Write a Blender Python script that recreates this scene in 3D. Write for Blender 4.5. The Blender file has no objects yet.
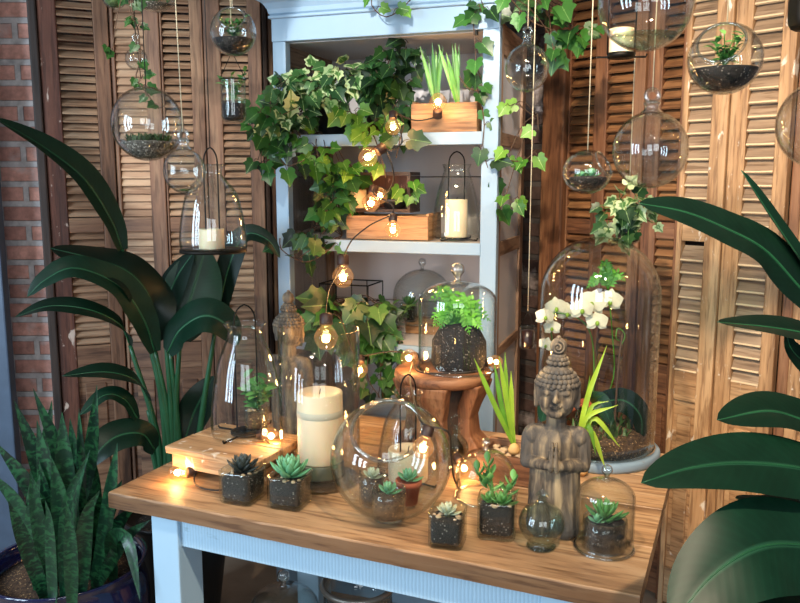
import bpy, math, random
from mathutils import Vector, Matrix, Euler
PI = math.pi
RN = random.Random(11)
SC = bpy.context.scene
COL = SC.collection
# ------------------------------------------------------------------ camera geometry
CAMH = 1.6
TH = math.radians(8.7)
CT, ST = math.cos(TH), math.sin(TH)
CAM = Vector((0, 0, CAMH))
TOP = 0.76                                   # table top height

def ray(px, py):
    u, v = (px - 400) / 800.0, (py - 301.5) / 800.0
    return Vector((u, CT - v * ST, -ST - v * CT))

def at(px, py, y):                            # point seen at a pixel, standing at depth y
    d = ray(px, py)
    return CAM + d * (y / d.y)

def on(px, py, h=TOP):                        # point seen at a pixel, lying at height h
    d = ray(px, py)
    return CAM + d * ((h - CAMH) / d.z)

def scale_at(p):                              # metres per pixel there
    q = p - CAM
    return (q.y * CT - q.z * ST) / 800.0

# ------------------------------------------------------------------ mesh builder
class MB:
    def __init__(s):
        s.v, s.f, s.sm, s.t, s.uv = [], [], [], [], []

    def add(s, vs, fs, smooth=True, M=None, tint=0.5, uv=None):
        b = len(s.v)
        for i, p in enumerate(vs):
            p = Vector(p)
            s.v.append(M @ p if M else p)
            s.t.append(tint)
            s.uv.append(uv[i] if uv else (0, 0, 0))
        for f in fs:
            s.f.append([b + i for i in f]); s.sm.append(smooth)
        return s

    def box(s, c, d, rot=None, tint=0.5, M=None, jit=0):
        x, y, z = d[0] / 2, d[1] / 2, d[2] / 2
        vs = [Vector((i * x, j * y, k * z)) for k in (-1, 1) for j in (-1, 1) for i in (-1, 1)]
        if jit:
            vs = [p + Vector((RN.uniform(-jit, jit), RN.uniform(-jit, jit), RN.uniform(-jit, jit))) for p in vs]
        m = Matrix.Translation(c)
        if rot:
            m = m @ Euler(rot).to_matrix().to_4x4()
        if M:
            m = M @ m
        return s.add(vs, [(0, 2, 3, 1), (4, 5, 7, 6), (0, 1, 5, 4), (2, 6, 7, 3), (0, 4, 6, 2), (1, 3, 7, 5)], False, m, tint)

    def lathe(s, prof, seg=32, M=None, sq=0, tint=0.5, smooth=True, closed=False):
        vs, fs, rings = [], [], []
        def rad(a):
            if not sq:
                return 1.0
            return 1.0 / (abs(math.cos(a)) ** sq + abs(math.sin(a)) ** sq) ** (1.0 / sq)
        for r, z in prof:
            if r < 1e-6:
                vs.append((0, 0, z)); rings.append([len(vs) - 1])
            else:
                ring = []
                for k in range(seg):
                    a = 2 * PI * (k + 0.5) / seg
                    q = r * rad(a)
                    vs.append((q * math.cos(a), q * math.sin(a), z)); ring.append(len(vs) - 1)
                rings.append(ring)
        prs = list(zip(rings[:-1], rings[1:]))
        if closed:
            prs.append((rings[-1], rings[0]))
        for A, B in prs:
            if len(A) == 1 and len(B) == 1:
                continue
            for k in range(seg):
                k2 = (k + 1) % seg
                if len(A) == 1:
                    fs.append((A[0], B[k2], B[k]))
                elif len(B) == 1:
                    fs.append((A[k], A[k2], B[0]))
                else:
                    fs.append((A[k], A[k2], B[k2], B[k]))
        return s.add(vs, fs, smooth, M, tint)

    def tube(s, pts, r, seg=8, tint=0.5, smooth=True, M=None):
        pts = [Vector(p) for p in pts]
        n = len(pts)
        rs = r if isinstance(r, (list, tuple)) else [r] * n
        vs, fs, up = [], [], None
        for i, p in enumerate(pts):
            t = (pts[min(i + 1, n - 1)] - pts[max(i - 1, 0)])
            t = t.normalized() if t.length > 1e-9 else Vector((0, 0, 1))
            if up is None:
                up = Vector((0, 0, 1)) if abs(t.z) < 0.9 else Vector((1, 0, 0))
            a = t.cross(up)
            a = a.normalized() if a.length > 1e-6 else t.orthogonal().normalized()
            b = a.cross(t).normalized(); up = b
            for k in range(seg):
                w = 2 * PI * k / seg
                vs.append(p + (a * math.cos(w) + b * math.sin(w)) * rs[i])
        for i in range(n - 1):
            for k in range(seg):
                k2 = (k + 1) % seg
                fs.append((i * seg + k, i * seg + k2, (i + 1) * seg + k2, (i + 1) * seg + k))
        vs += [pts[0], pts[-1]]
        e = n * seg
        for k in range(seg):
            k2 = (k + 1) % seg
            fs.append((e, k2, k)); fs.append((e + 1, (n - 1) * seg + k, (n - 1) * seg + k2))
        return s.add(vs, fs, smooth, M, tint)

    def ball(s, c, r, seg=12, rings=8, sc=(1, 1, 1), M=None, tint=0.5, rot=None):
        prof = [(max(0.0, r * math.sin(PI * i / rings)) if 0 < i < rings else 0.0, -r * math.cos(PI * i / rings)) for i in range(rings + 1)]
        m = Matrix.Translation(c)
        if rot:
            m = m @ Euler(rot).to_matrix().to_4x4()
        m = m @ Matrix.Diagonal((sc[0], sc[1], sc[2], 1))
        if M:
            m = M @ m
        return s.lathe(prof, seg, m, tint=tint)

    def capsule(s, a, b, r1, r2=None, seg=12):
        r2 = r1 if r2 is None else r2
        a, b = Vector(a), Vector(b)
        s.tube([a, a.lerp(b, .33), a.lerp(b, .66), b], [r1, r1 + (r2 - r1) * .33, r1 + (r2 - r1) * .66, r2], seg)
        s.ball(a, r1, seg, 8); s.ball(b, r2, seg, 8)
        return s

    def torus(s, c, R, r, M=None, seg=32, rs=8):
        m = Matrix.Translation(c)
        if M:
            m = m @ M
        return s.lathe([(R + r * math.cos(2 * PI * k / rs), r * math.sin(2 * PI * k / rs)) for k in range(rs)], seg, m, closed=True)

    def blade(s, pts, width, N=None, prof=None, fold=0.15, nseg=22, nw=6, wave=0.0, tint=0.5, twist=0.0, droop=0.0):
        """a leaf blade along a curve; N: the way its upper face looks"""
        P = curve(pts, nseg)
        prof = prof or (lambda t: math.sin(PI * min(1, t ** 0.8)) ** 0.75 if 0 < t < 1 else 0)
        vs, fs, uv = [], [], []
        ph = RN.uniform(0, 6)
        for i, p in enumerate(P):
            t = i / nseg
            T = (P[min(i + 1, nseg)] - P[max(i - 1, 0)]).normalized()
            n = Vector(N) if N is not None else (CAM - p)
            S = T.cross(n)
            S = S.normalized() if S.length > 1e-6 else T.orthogonal().normalized()
            U = S.cross(T).normalized()
            if twist:
                q = Matrix.Rotation(twist * t, 3, T); S = q @ S; U = q @ U
            w = max(prof(t), 0.004) * width / 2
            for k in range(nw + 1):
                a = -1 + 2 * k / nw
                off = fold * abs(a) * w - droop * a * a * w
                off += wave * w * abs(a) * math.sin(9 * t + ph + (2.0 if a > 0 else 0))
                vs.append(p + S * (a * w) + U * off); uv.append((a, t, 0))
        for i in range(nseg):
            for k in range(nw):
                b = i * (nw + 1) + k
                fs.append((b, b + 1, b + nw + 2, b + nw + 1))
        return s.add(vs, fs, True, None, tint, uv)

    def build(s, name, mat, parent=None, off=None, bevel=0, solid=0, sub=0):
        me = bpy.data.meshes.new(name)
        vs = [p - off for p in s.v] if off is not None else s.v
        me.from_pydata([tuple(p) for p in vs], [], s.f)
        me.polygons.foreach_set('use_smooth', s.sm)
        a = me.attributes.new('tint', 'FLOAT', 'POINT'); a.data.foreach_set('value', s.t)
        a = me.attributes.new('luv', 'FLOAT_VECTOR', 'POINT'); a.data.foreach_set('vector', [x for u in s.uv for x in u])
        me.materials.append(mat)
        me.update()
        o = bpy.data.objects.new(name, me); COL.objects.link(o)
        if parent:
            o.parent = parent
        if bevel:
            m = o.modifiers.new('bevel', 'BEVEL'); m.width = bevel; m.segments = 2; m.limit_method = 'ANGLE'
        if solid:
            m = o.modifiers.new('solid', 'SOLIDIFY'); m.thickness = solid; m.offset = 0
        if sub:
            m = o.modifiers.new('sub', 'SUBSURF'); m.levels = sub; m.render_levels = sub
        return o

def curve(pts, n):
    """Catmull-Rom through the points, resampled evenly in parameter length"""
    P = [Vector(p) for p in pts]
    if len(P) == 2:
        return [P[0].lerp(P[1], i / n) for i in range(n + 1)]
    Q = [P[0] * 2 - P[1]] + P + [P[-1] * 2 - P[-2]]
    fine = []
    for i in range(1, len(Q) - 2):
        a, b, c, d = Q[i - 1], Q[i], Q[i + 1], Q[i + 2]
        for k in range(12):
            t = k / 12
            fine.append(0.5 * ((2 * b) + (c - a) * t + (2 * a - 5 * b + 4 * c - d) * t * t + (3 * b - a - 3 * c + d) * t ** 3))
    fine.append(P[-1])
    L = [0]
    for a, b in zip(fine, fine[1:]):
        L.append(L[-1] + (b - a).length)
    out, j = [], 0
    for i in range(n + 1):
        x = L[-1] * i / n
        while j < len(L) - 2 and L[j + 1] < x:
            j += 1
        w = (x - L[j]) / max(L[j + 1] - L[j], 1e-9)
        out.append(fine[j].lerp(fine[j + 1], min(max(w, 0), 1)))
    return out

def smooth_prof(pts, n=28):
    return [(max(0.0, p.x), p.z) for p in curve([(r, 0, z) for r, z in pts], n)]

def shell(prof, th):
    """outer profile -> closed glass wall of thickness th"""
    n, inner = len(prof), []
    for i in range(n):
        (r0, z0), (r1, z1) = prof[max(i - 1, 0)], prof[min(i + 1, n - 1)]
        dr, dz = r1 - r0, z1 - z0
        l = math.hypot(dr, dz) or 1
        r, z = prof[i]
        q = (r - dz / l * th, z + dr / l * th)
        if r < 1e-6:
            q = (0.0, z + (th if dr > 0 else -th))
        inner.append((max(q[0], 0.0), q[1]))
    return prof, inner

def glass_lathe(mb, prof, th=0.003, seg=40, M=None, sq=0):
    o, i = shell(prof, th)
    p = o + i[::-1]
    closed = not (o[0][0] < 1e-6)
    return mb.lathe(p, seg, M, sq=sq, closed=closed)

# ------------------------------------------------------------------ things
def thing(name, label, cat, loc=(0, 0, 0), rotz=0.0, group=None):
    o = bpy.data.objects.new(name, None); COL.objects.link(o)
    o.empty_display_size = 0.05
    o.location = loc; o.rotation_euler = (0, 0, rotz)
    o['label'] = label; o['category'] = cat
    if group:
        o['group'] = group
    return o

def tag(o, label, cat, group=None, loc=None):
    o['label'] = label; o['category'] = cat
    if group:
        o['group'] = group
    if loc is not None:
        o.location = loc
    return o

def struct(o):
    o['kind'] = 'structure'
    return o

def copy_tree(o, parent=None):
    c = o.copy(); COL.objects.link(c)
    if parent:
        c.parent = parent
    for ch in list(o.children):
        copy_tree(ch, c)
    return c
# ------------------------------------------------------------------ materials
def lin(h):
    h = h.lstrip('#')
    c = [int(h[i:i + 2], 16) / 255 for i in (0, 2, 4)]
    return tuple(x / 12.92 if x <= .04045 else ((x + .055) / 1.055) ** 2.4 for x in c) + (1,)

class NT:
    def __init__(s, name):
        s.m = bpy.data.materials.new(name); s.m.use_nodes = True
        s.t = s.m.node_tree; s.t.nodes.clear()
        s.out = s.n('ShaderNodeOutputMaterial')
    def n(s, typ, **kw):
        x = s.t.nodes.new(typ)
        for k, v in kw.items():
            setattr(x, k, v)
        return x
    def l(s, a, b):
        s.t.links.new(a, b)
    def coords(s, scale=(1, 1, 1), kind='Object', rot=(0, 0, 0)):
        c = s.n('ShaderNodeTexCoord'); m = s.n('ShaderNodeMapping')
        m.inputs['Scale'].default_value = scale; m.inputs['Rotation'].default_value = rot
        s.l(c.outputs[kind], m.inputs['Vector'])
        return m.outputs['Vector']
    def noise(s, vec, scale=5, detail=5, dist=0, rough=0.55):
        x = s.n('ShaderNodeTexNoise'); s.l(vec, x.inputs['Vector'])
        x.inputs['Scale'].default_value = scale; x.inputs['Detail'].default_value = detail
        x.inputs['Distortion'].default_value = dist; x.inputs['Roughness'].default_value = rough
        return x.outputs['Fac']
    def ramp(s, fac, stops):
        x = s.n('ShaderNodeValToRGB'); s.l(fac, x.inputs['Fac'])
        e = x.color_ramp.elements
        while len(e) < len(stops):
            e.new(0.5)
        for i, (p, c) in enumerate(stops):
            e[i].position = p; e[i].color = c if not isinstance(c, str) else lin(c)
        return x.outputs['Color']
    def mix(s, fac, a, b, mode='MIX'):
        x = s.n('ShaderNodeMix', data_type='RGBA', blend_type=mode)
        for sock, val in ((x.inputs['Factor'], fac), (x.inputs['A'], a), (x.inputs['B'], b)):
            pass
        f, A, B = x.inputs[0], x.inputs[6], x.inputs[7]
        for sock, val in ((f, fac), (A, a), (B, b)):
            if hasattr(val, 'node'):
                s.l(val, sock)
            elif isinstance(val, str):
                sock.default_value = lin(val)
            else:
                sock.default_value = val
        return x.outputs[2]
    def math(s, op, a, b=0.0, clamp=False):
        x = s.n('ShaderNodeMath', operation=op, use_clamp=clamp)
        for sock, val in ((x.inputs[0], a), (x.inputs[1], b)):
            if hasattr(val, 'node'):
                s.l(val, sock)
            else:
                sock.default_value = val
        return x.outputs[0]
    def bsdf(s, color=None, rough=0.5, bump=None, bstr=0.3, bdist=0.01, **kw):
        b = s.n('ShaderNodeBsdfPrincipled')
        for key, val in (('Base Color', color), ('Roughness', rough)):
            if val is None:
                continue
            if hasattr(val, 'node'):
                s.l(val, b.inputs[key])
            elif isinstance(val, str):
                b.inputs[key].default_value = lin(val)
            else:
                b.inputs[key].default_value = val
        for k, v in kw.items():
            b.inputs[k.replace('_', ' ')].default_value = v
        if bump is not None:
            u = s.n('ShaderNodeBump'); s.l(bump, u.inputs['Height'])
            u.inputs['Strength'].default_value = bstr; u.inputs['Distance'].default_value = bdist
            s.l(u.outputs['Normal'], b.inputs['Normal'])
        s.l(b.outputs[0], s.out.inputs['Surface'])
        return b
    def attr(s, name):
        a = s.n('ShaderNodeAttribute', attribute_name=name)
        return a

def wood(name, dark, mid, light, axis='Z', rough=0.65, freq=14, bstr=0.5, stain=None):
    t = NT(name)
    st = {'X': (0.08, 1, 1), 'Y': (1, 0.08, 1), 'Z': (1, 1, 0.08)}[axis]
    v = t.coords(st)
    oi = t.n('ShaderNodeObjectInfo')
    ad = t.n('ShaderNodeVectorMath', operation='ADD'); t.l(v, ad.inputs[0])
    sc = t.n('ShaderNodeVectorMath', operation='SCALE'); sc.inputs[0].default_value = (7, 3, 5); t.l(oi.outputs['Random'], sc.inputs['Scale'])
    t.l(sc.outputs[0], ad.inputs[1]); v = ad.outputs[0]
    g = t.noise(v, freq, 7, 0.6, 0.62)
    g2 = t.noise(v, freq * 6, 4, 0.2)
    c = t.ramp(g, [(0.28, dark), (0.5, mid), (0.72, light)])
    b = t.noise(t.coords((1, 1, 1)), 3.0, 4)
    c = t.mix(t.ramp(b, [(0.35, (0.72, 0.72, 0.72, 1)), (0.65, (1.08, 1.08, 1.08, 1))]), c, c, 'MIX')
    c = t.mix(1.0, c, t.ramp(b, [(0.3, (0.7, 0.68, 0.66, 1)), (0.65, (1, 1, 1, 1))]), 'MULTIPLY')
    c = t.mix(1.0, c, t.ramp(g2, [(0.36, (0.55, 0.5, 0.46, 1)), (0.5, (1, 1, 1, 1))]), 'MULTIPLY')
    if stain:
        sv = t.noise(t.coords((1, 1, .5)), 26, 5, 0.5)
        c = t.mix(t.ramp(sv, [(0.62, (0, 0, 0, 1)), (0.68, (1, 1, 1, 1))]), c, stain)
    h = t.math('ADD', g, t.math('MULTIPLY', g2, 0.6))
    t.bsdf(c, rough, h, bstr, 0.004)
    return t.m

def painted(name, paint, paint2, under, wear=0.62, axis='Z', rough=0.5, stripes=0):
    t = NT(name)
    st = {'X': (0.15, 1, 1), 'Y': (1, 0.15, 1), 'Z': (1, 1, 0.15)}[axis]
    v = t.coords(st)
    n1 = t.noise(v, 22, 6, 0.3)
    n2 = t.noise(t.coords((1, 1, 1)), 4, 4)
    c = t.mix(n2, paint, paint2)
    c = t.mix(t.ramp(n1, [(wear, (0, 0, 0, 1)), (wear + .05, (1, 1, 1, 1))]), c, under)
    h = n1
    if stripes:                                     # saw marks across the board
        w = t.n('ShaderNodeTexWave', bands_direction='X'); t.l(t.coords((1, 1, 1)), w.inputs['Vector'])
        w.inputs['Scale'].default_value = stripes; w.inputs['Distortion'].default_value = 1.5
        w.inputs['Detail'].default_value = 3
        c = t.mix(t.ramp(w.outputs['Fac'], [(0.0, (.28, .28, .28, 1)), (0.3, (0, 0, 0, 1))]), c, under)
        h = t.math('ADD', n1, t.math('MULTIPLY', w.outputs['Fac'], .8))
    t.bsdf(c, rough, h, 0.3, 0.003)
    return t.m

def glass(name, edge=(0.42, 0.52, 0.51, 1), mid=(0.97, 0.985, 0.98, 1), rough=0.0, refl=1.0):
    t = NT(name)
    lw = t.n('ShaderNodeLayerWeight'); lw.inputs['Blend'].default_value = 0.35
    tr = t.n('ShaderNodeBsdfTransparent')
    t.l(t.ramp(lw.outputs['Facing'], [(0.55, mid), (0.9, tuple(.5 * (a + b) for a, b in zip(mid, edge))), (0.99, edge)]), tr.inputs['Color'])
    gl = t.n('ShaderNodeBsdfGlossy'); gl.inputs['Roughness'].default_value = rough
    fc = t.n('ShaderNodeLayerWeight'); fc.inputs['Blend'].default_value = 0.5
    fr = t.math('ADD', t.math('MULTIPLY', t.math('POWER', fc.outputs['Facing'], 3.2), .8), .042)
    # old blown glass: slight ripples in the reflection
    bp = t.n('ShaderNodeBump'); bp.inputs['Strength'].default_value = 0.06; bp.inputs['Distance'].default_value = 0.02
    t.l(t.noise(t.coords((1, 1, .6)), 7, 2), bp.inputs['Height'])
    t.l(bp.outputs[0], gl.inputs['Normal'])
    mx = t.n('ShaderNodeMixShader')
    t.l(t.math('MULTIPLY', fr, refl, True), mx.inputs[0])
    t.l(tr.outputs[0], mx.inputs[1]); t.l(gl.outputs[0], mx.inputs[2])
    t.l(mx.outputs[0], t.out.inputs['Surface'])
    return t.m

def leafm(name, dark, light, rough=0.35, edge=None, vein=None, bands=None, back=0.25, stripes=0, spec=0.5):
    t = NT(name)
    ti = t.attr('tint').outputs['Fac']
    uv = t.attr('luv').outputs['Vector']
    sp = t.n('ShaderNodeSeparateXYZ'); t.l(uv, sp.inputs[0])
    ab = t.math('ABSOLUTE', sp.outputs[0])
    c = t.ramp(ti, [(0.0, dark), (1.0, light)])
    n = t.noise(t.coords((1, 1, 1)), 18, 3)
    c = t.mix(1.0, c, t.ramp(n, [(0.3, (.78, .8, .78, 1)), (.7, (1.1, 1.1, 1.1, 1))]), 'MULTIPLY')
    h = n
    if stripes:                                     # veins running out from the midrib
        q = t.math('ADD', t.math('MULTIPLY', sp.outputs[1], stripes), t.math('MULTIPLY', ab, -stripes * 0.12))
        w = t.math('SINE', t.math('MULTIPLY', q, 6.283))
        h = w
        c = t.mix(1.0, c, t.ramp(w, [(0.0, (.93, .94, .93, 1)), (1.0, (1.03, 1.03, 1.03, 1))]), 'MULTIPLY')
    if bands:
        v = t.n('ShaderNodeCombineXYZ'); t.l(t.math('MULTIPLY', sp.outputs[0], .5), v.inputs[0]); t.l(t.math('MULTIPLY', sp.outputs[1], 16), v.inputs[1]); t.l(t.math('MULTIPLY', ti, 9), v.inputs[2])
        b = t.noise(v.outputs[0], 1.6, 4, 1.0)
        c = t.mix(t.ramp(b, [(0.47, (0, 0, 0, 1)), (0.6, (.85, .85, .85, 1))]), c, bands)
    if edge:
        e = t.math('ADD', ab, t.math('MULTIPLY', t.math('SUBTRACT', n, 0.5), 1.6))
        m = t.ramp(e, [(0.42, (0, 0, 0, 1)), (0.62, (1, 1, 1, 1))])
        k = t.ramp(ti, [(0.45, (0, 0, 0, 1)), (0.6, (1, 1, 1, 1))])
        c = t.mix(t.math('MULTIPLY', m, k), c, edge)
    if vein:
        c = t.mix(t.ramp(ab, [(0.03, (1, 1, 1, 1)), (0.09, (0, 0, 0, 1))]), c, vein)
    b = t.bsdf(c, rough, h, 0.010 if stripes else 0.25, 0.006, Specular_IOR_Level=spec)
    tr = t.n('ShaderNodeBsdfTranslucent'); t.l(c, tr.inputs['Color'])
    mx = t.n('ShaderNodeMixShader'); mx.inputs[0].default_value = back
    t.l(b.outputs[0], mx.inputs[1]); t.l(tr.outputs[0], mx.inputs[2])
    t.l(mx.outputs[0], t.out.inputs['Surface'])
    return t.m

def plain(name, col, rough=0.5, metal=0.0, var=0.15, nscale=12, bstr=0.15, **kw):
    t = NT(name)
    n = t.noise(t.coords((1, 1, 1)), nscale, 5)
    k = (1 - var,) * 3 + (1,)
    c = t.mix(1.0, t.ramp(n, [(0.3, k), (0.7, (1 + var, 1 + var, 1 + var, 1))]), lin(col), 'MULTIPLY')
    t.bsdf(c, rough, n, bstr, 0.004, Metallic=metal, **kw)
    return t.m

def soilm(name, dark, light, speck, amount=0.62, scale=70):
    t = NT(name)
    v = t.coords((1, 1, 1))
    n = t.noise(v, scale, 6)
    c = t.ramp(n, [(0.35, dark), (0.65, light)])
    vo = t.n('ShaderNodeTexVoronoi'); t.l(v, vo.inputs['Vector']); vo.inputs['Scale'].default_value = scale * 1.6
    sp = t.n('ShaderNodeSeparateColor'); t.l(vo.outputs['Color'], sp.inputs[0])
    k = t.math('MULTIPLY', t.math('GREATER_THAN', sp.outputs[0], amount), t.math('LESS_THAN', vo.outputs['Distance'], 0.42))
    c = t.mix(k, c, speck)
    t.bsdf(c, 0.85, n, 0.9, 0.006)
    return t.m

def emit(name, col, strength):
    t = NT(name)
    e = t.n('ShaderNodeEmission'); e.inputs['Color'].default_value = lin(col); e.inputs['Strength'].default_value = strength
    t.l(e.outputs[0], t.out.inputs['Surface'])
    return t.m

def brick(name, c1, c2, mortar, xz=True):
    t = NT(name)
    v = t.coords((1, 1, 1))
    sw = t.n('ShaderNodeSeparateXYZ'); t.l(v, sw.inputs[0])
    cb = t.n('ShaderNodeCombineXYZ'); t.l(sw.outputs[0 if xz else 1], cb.inputs[0]); t.l(sw.outputs[2], cb.inputs[1])
    b = t.n('ShaderNodeTexBrick'); t.l(cb.outputs[0], b.inputs['Vector'])
    b.inputs['Scale'].default_value = 1.0; b.inputs['Brick Width'].default_value = 0.215; b.inputs['Row Height'].default_value = 0.079
    b.inputs['Mortar Size'].default_value = 0.014; b.inputs['Mortar Smooth'].default_value = 0.3; b.inputs['Bias'].default_value = 0.0
    b.inputs['Color1'].default_value = lin(c1); b.inputs['Color2'].default_value = lin(c2); b.inputs['Mortar'].default_value = lin(mortar)
    n = t.noise(v, 30, 6)
    n2 = t.noise(v, 6, 5)
    c = t.mix(1.0, b.outputs['Color'], t.ramp(n, [(0.3, (.65, .65, .65, 1)), (.7, (1.2, 1.2, 1.2, 1))]), 'MULTIPLY')
    c = t.mix(t.ramp(n2, [(0.54, (0, 0, 0, 1)), (0.66, (.7, .7, .7, 1))]), c, '#c4b8b6')
    h = t.math('ADD', t.math('MULTIPLY', b.outputs['Fac'], -1.0), t.math('MULTIPLY', n, 0.5))
    t.bsdf(c, 0.9, h, 0.8, 0.012)
    return t.m

M = {}
for ax in 'XYZ':
    M['lwood' + ax] = wood('weathered_brown_wood_' + ax, '#3d281c', '#825d45', '#a98768', ax)
    M['rwood' + ax] = wood('stripped_tan_wood_' + ax, '#8f6a48', '#c49a6e', '#dcb88d', ax, stain='#e2d6c4')
    M['owood' + ax] = wood('russet_wood_' + ax, '#452918', '#85583a', '#a67a56', ax)
    M['twood' + ax] = wood('table_top_wood_' + ax, '#7f6046', '#bb946c', '#d6b691', ax, rough=0.5, freq=13, bstr=.35)
    M['crate' + ax] = wood('crate_wood_' + ax, '#6b4a2e', '#ab8258', '#c9a57a', ax)
    M['dark' + ax] = wood('dark_timber_' + ax, '#1d1512', '#3a2a22', '#574236', ax)
    M['grey' + ax] = wood('grey_board_' + ax, '#3c342f', '#6d6258', '#8f8478', ax)
    M['bare' + ax] = wood('bare_cabinet_wood_' + ax, '#5f4838', '#8c705a', '#a88d74', ax)
    M['paint' + ax] = painted('pale_cabinet_paint_' + ax, '#92a8ba', '#809aae', '#85796e', 0.70, ax)
    M['blue' + ax] = painted('pale_blue_table_paint_' + ax, '#a9c6d9', '#97b7cd', '#70858f', 0.66, ax, stripes=(34 if ax == 'X' else 0))
M['mahog'] = wood('red_brown_stile_wood', '#2e1a14', '#63392b', '#80523f', 'Z', stain='#c9b3a3')
M['lslat'] = wood('brown_slat_wood', '#6b4c38', '#b08b6e', '#d3b697', 'X', freq=10)
M['rslat0'] = wood('grey_tan_slat_wood', '#6b5743', '#9a7f63', '#bfa486', 'X')
M['rslat_lit_edge'] = wood('lit_slat_edge_wood', '#9a7a58', '#c9a67c', '#e2c9a6', 'X')
M['oslat'] = wood('russet_slat_wood', '#50331f', '#93653f', '#b58759', 'X')
M['inner'] = painted('cabinet_back_paint', '#c4bfbd', '#b3adab', '#8f857c', 0.72, 'X')
M['brick'] = brick('old_red_brick', '#e0a493', '#b58275', '#c4bcba')
M['dbrick'] = brick('dark_brick', '#57423c', '#453833', '#4d4745')
M['slate'] = plain('slate_blue_paint', '#46566a', 0.45)
M['floor'] = plain('worn_stone_floor', '#a08c78', 0.6, nscale=5, var=0.25)
M['plaster'] = plain('plaster', '#b9b4ac', 0.9)
M['glass'] = glass('clear_glass')
M['gglass'] = glass('greenish_glass', (0.45, 0.58, 0.53, 1), (0.93, 0.965, 0.95, 1))
M['rim'] = glass('bright_glass_rim', (0.5, 0.6, 0.58, 1), (0.95, 0.98, 0.97, 1), refl=4.5)
M['pane'] = glass('old_window_pane', (0.75, 0.8, 0.8, 1), (0.96, 0.97, 0.97, 1))
M['thickglass'] = glass('thick_green_glass', (0.35, 0.45, 0.42, 1), (0.90, 0.94, 0.92, 1))
M['iron'] = plain('black_iron', '#17140f', 0.5, 0.7)
M['wire'] = plain('dark_cord', '#1a1512', 0.6)
M['twine'] = plain('pale_twine', '#cbbd9f', 0.9, nscale=200)
M['wax'] = plain('cream_wax', '#f2d9b4', 0.45, var=0.04, Subsurface_Weight=0.25)
M['band'] = plain('grey_wax_band', '#c9bfa8', 0.6, var=0.08)
M['wick'] = plain('charred_wick', '#20180f', 0.9)
M['soil'] = soilm('dark_soil', '#060505', '#1d1613', '#7d746c', 0.88, 130)
M['gsoil'] = soilm('grey_pebbly_soil', '#37322d', '#7d756a', '#c5bdb0', 0.6, 110)
M['bsoil'] = soilm('brown_gritty_soil', '#2b1d13', '#5a422d', '#a3835c', 0.78, 110)
M['moss'] = plain('moss', '#4b5b31', 0.95, nscale=80, var=0.5, bstr=0.9)
M['pebble'] = plain('tan_pebbles', '#b89f7f', 0.8, nscale=40, var=0.3)
M['ivy'] = leafm('ivy_leaf', '#0e2815', '#3f7530', 0.38, vein='#6a9450')
M['ivyv'] = leafm('variegated_ivy_leaf', '#173c20', '#55853f', 0.4, edge='#c3d49c', vein='#9fbf7f')
M['ivyl'] = leafm('young_ivy_leaf', '#34701f', '#86b845', 0.4, vein='#c3e08a', back=0.35)
M['stem'] = plain('vine_stem', '#4a3524', 0.8)
M['gstem'] = plain('green_stem', '#4f7a35', 0.5)
M['strel'] = leafm('bird_of_paradise_leaf', '#04140e', '#103826', 0.42, spec=.28, vein='#24523a', stripes=24, back=0.06)
M['stalk'] = plain('leaf_stalk', '#1d5232', 0.35, nscale=20)
M['snake'] = leafm('snake_plant_leaf', '#081f16', '#113724', 0.35, bands='#265a36', back=0.04)
M['bulbleaf'] = leafm('spring_bulb_leaf', '#4f8a28', '#b3cf45', 0.35, back=0.35)
M['shoot'] = leafm('green_shoot', '#2f6a24', '#7db54a', 0.35, back=0.2)
M['fern'] = leafm('fern_frond', '#2c7a25', '#79c23c', 0.45, back=0.3)
M['dherb'] = leafm('dark_herb', '#1c3a20', '#4d6f3a', 0.5, back=0.2)
M['succ'] = leafm('green_succulent', '#4f9363', '#8cc79a', 0.45, back=0.05)
M['succd'] = leafm('dark_succulent', '#1b2220', '#4a5450', 0.4, back=0.03)
M['succp'] = leafm('pale_succulent', '#9fae92', '#cfd8bd', 0.5, back=0.05)
M['succj'] = leafm('jade_succulent', '#2f6b35', '#78b25f', 0.35, back=0.08)
M['petal'] = leafm('white_petal', '#cfcdb8', '#dedcc9', 0.6, back=0.3)
M['bulbskin'] = plain('papery_bulb_skin', '#c89d63', 0.6, nscale=60, var=0.2)
M['navy'] = plain('navy_glaze', '#12163f', 0.12, var=0.25, nscale=8, bstr=0.05, Coat_Weight=0.6)
M['blackpot'] = plain('black_pot', '#15171a', 0.4)
M['terra'] = plain('terracotta', '#9d4f33', 0.8)
M['white'] = plain('white_ceramic', '#d9d6cd', 0.4, var=0.05)
M['filament'] = emit('glowing_filament', '#ffb868', 90)
def glowing(name):
    g = glass(name, (0.9, 0.75, 0.55, 1), (1.0, 0.95, 0.88, 1))
    nt = g.node_tree; out = [n for n in nt.nodes if n.type == 'OUTPUT_MATERIAL'][0]
    src = out.inputs['Surface'].links[0].from_socket
    e = nt.nodes.new('ShaderNodeEmission'); e.inputs[0].default_value = (1, .40, .10, 1); e.inputs[1].default_value = .13
    a = nt.nodes.new('ShaderNodeAddShader'); nt.links.new(src, a.inputs[0]); nt.links.new(e.outputs[0], a.inputs[1]); nt.links.new(a.outputs[0], out.inputs['Surface'])
    return g
M['bulbglass'] = glowing('glowing_bulb_glass')
M['socket'] = plain('brown_socket', '#33201a', 0.5)
M['redwax'] = plain('dark_red_liquid', '#2c1512', 0.3)
M['water'] = glass('greenish_water', (0.45, 0.62, 0.55, 1), (0.72, 0.84, 0.78, 1))

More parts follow.
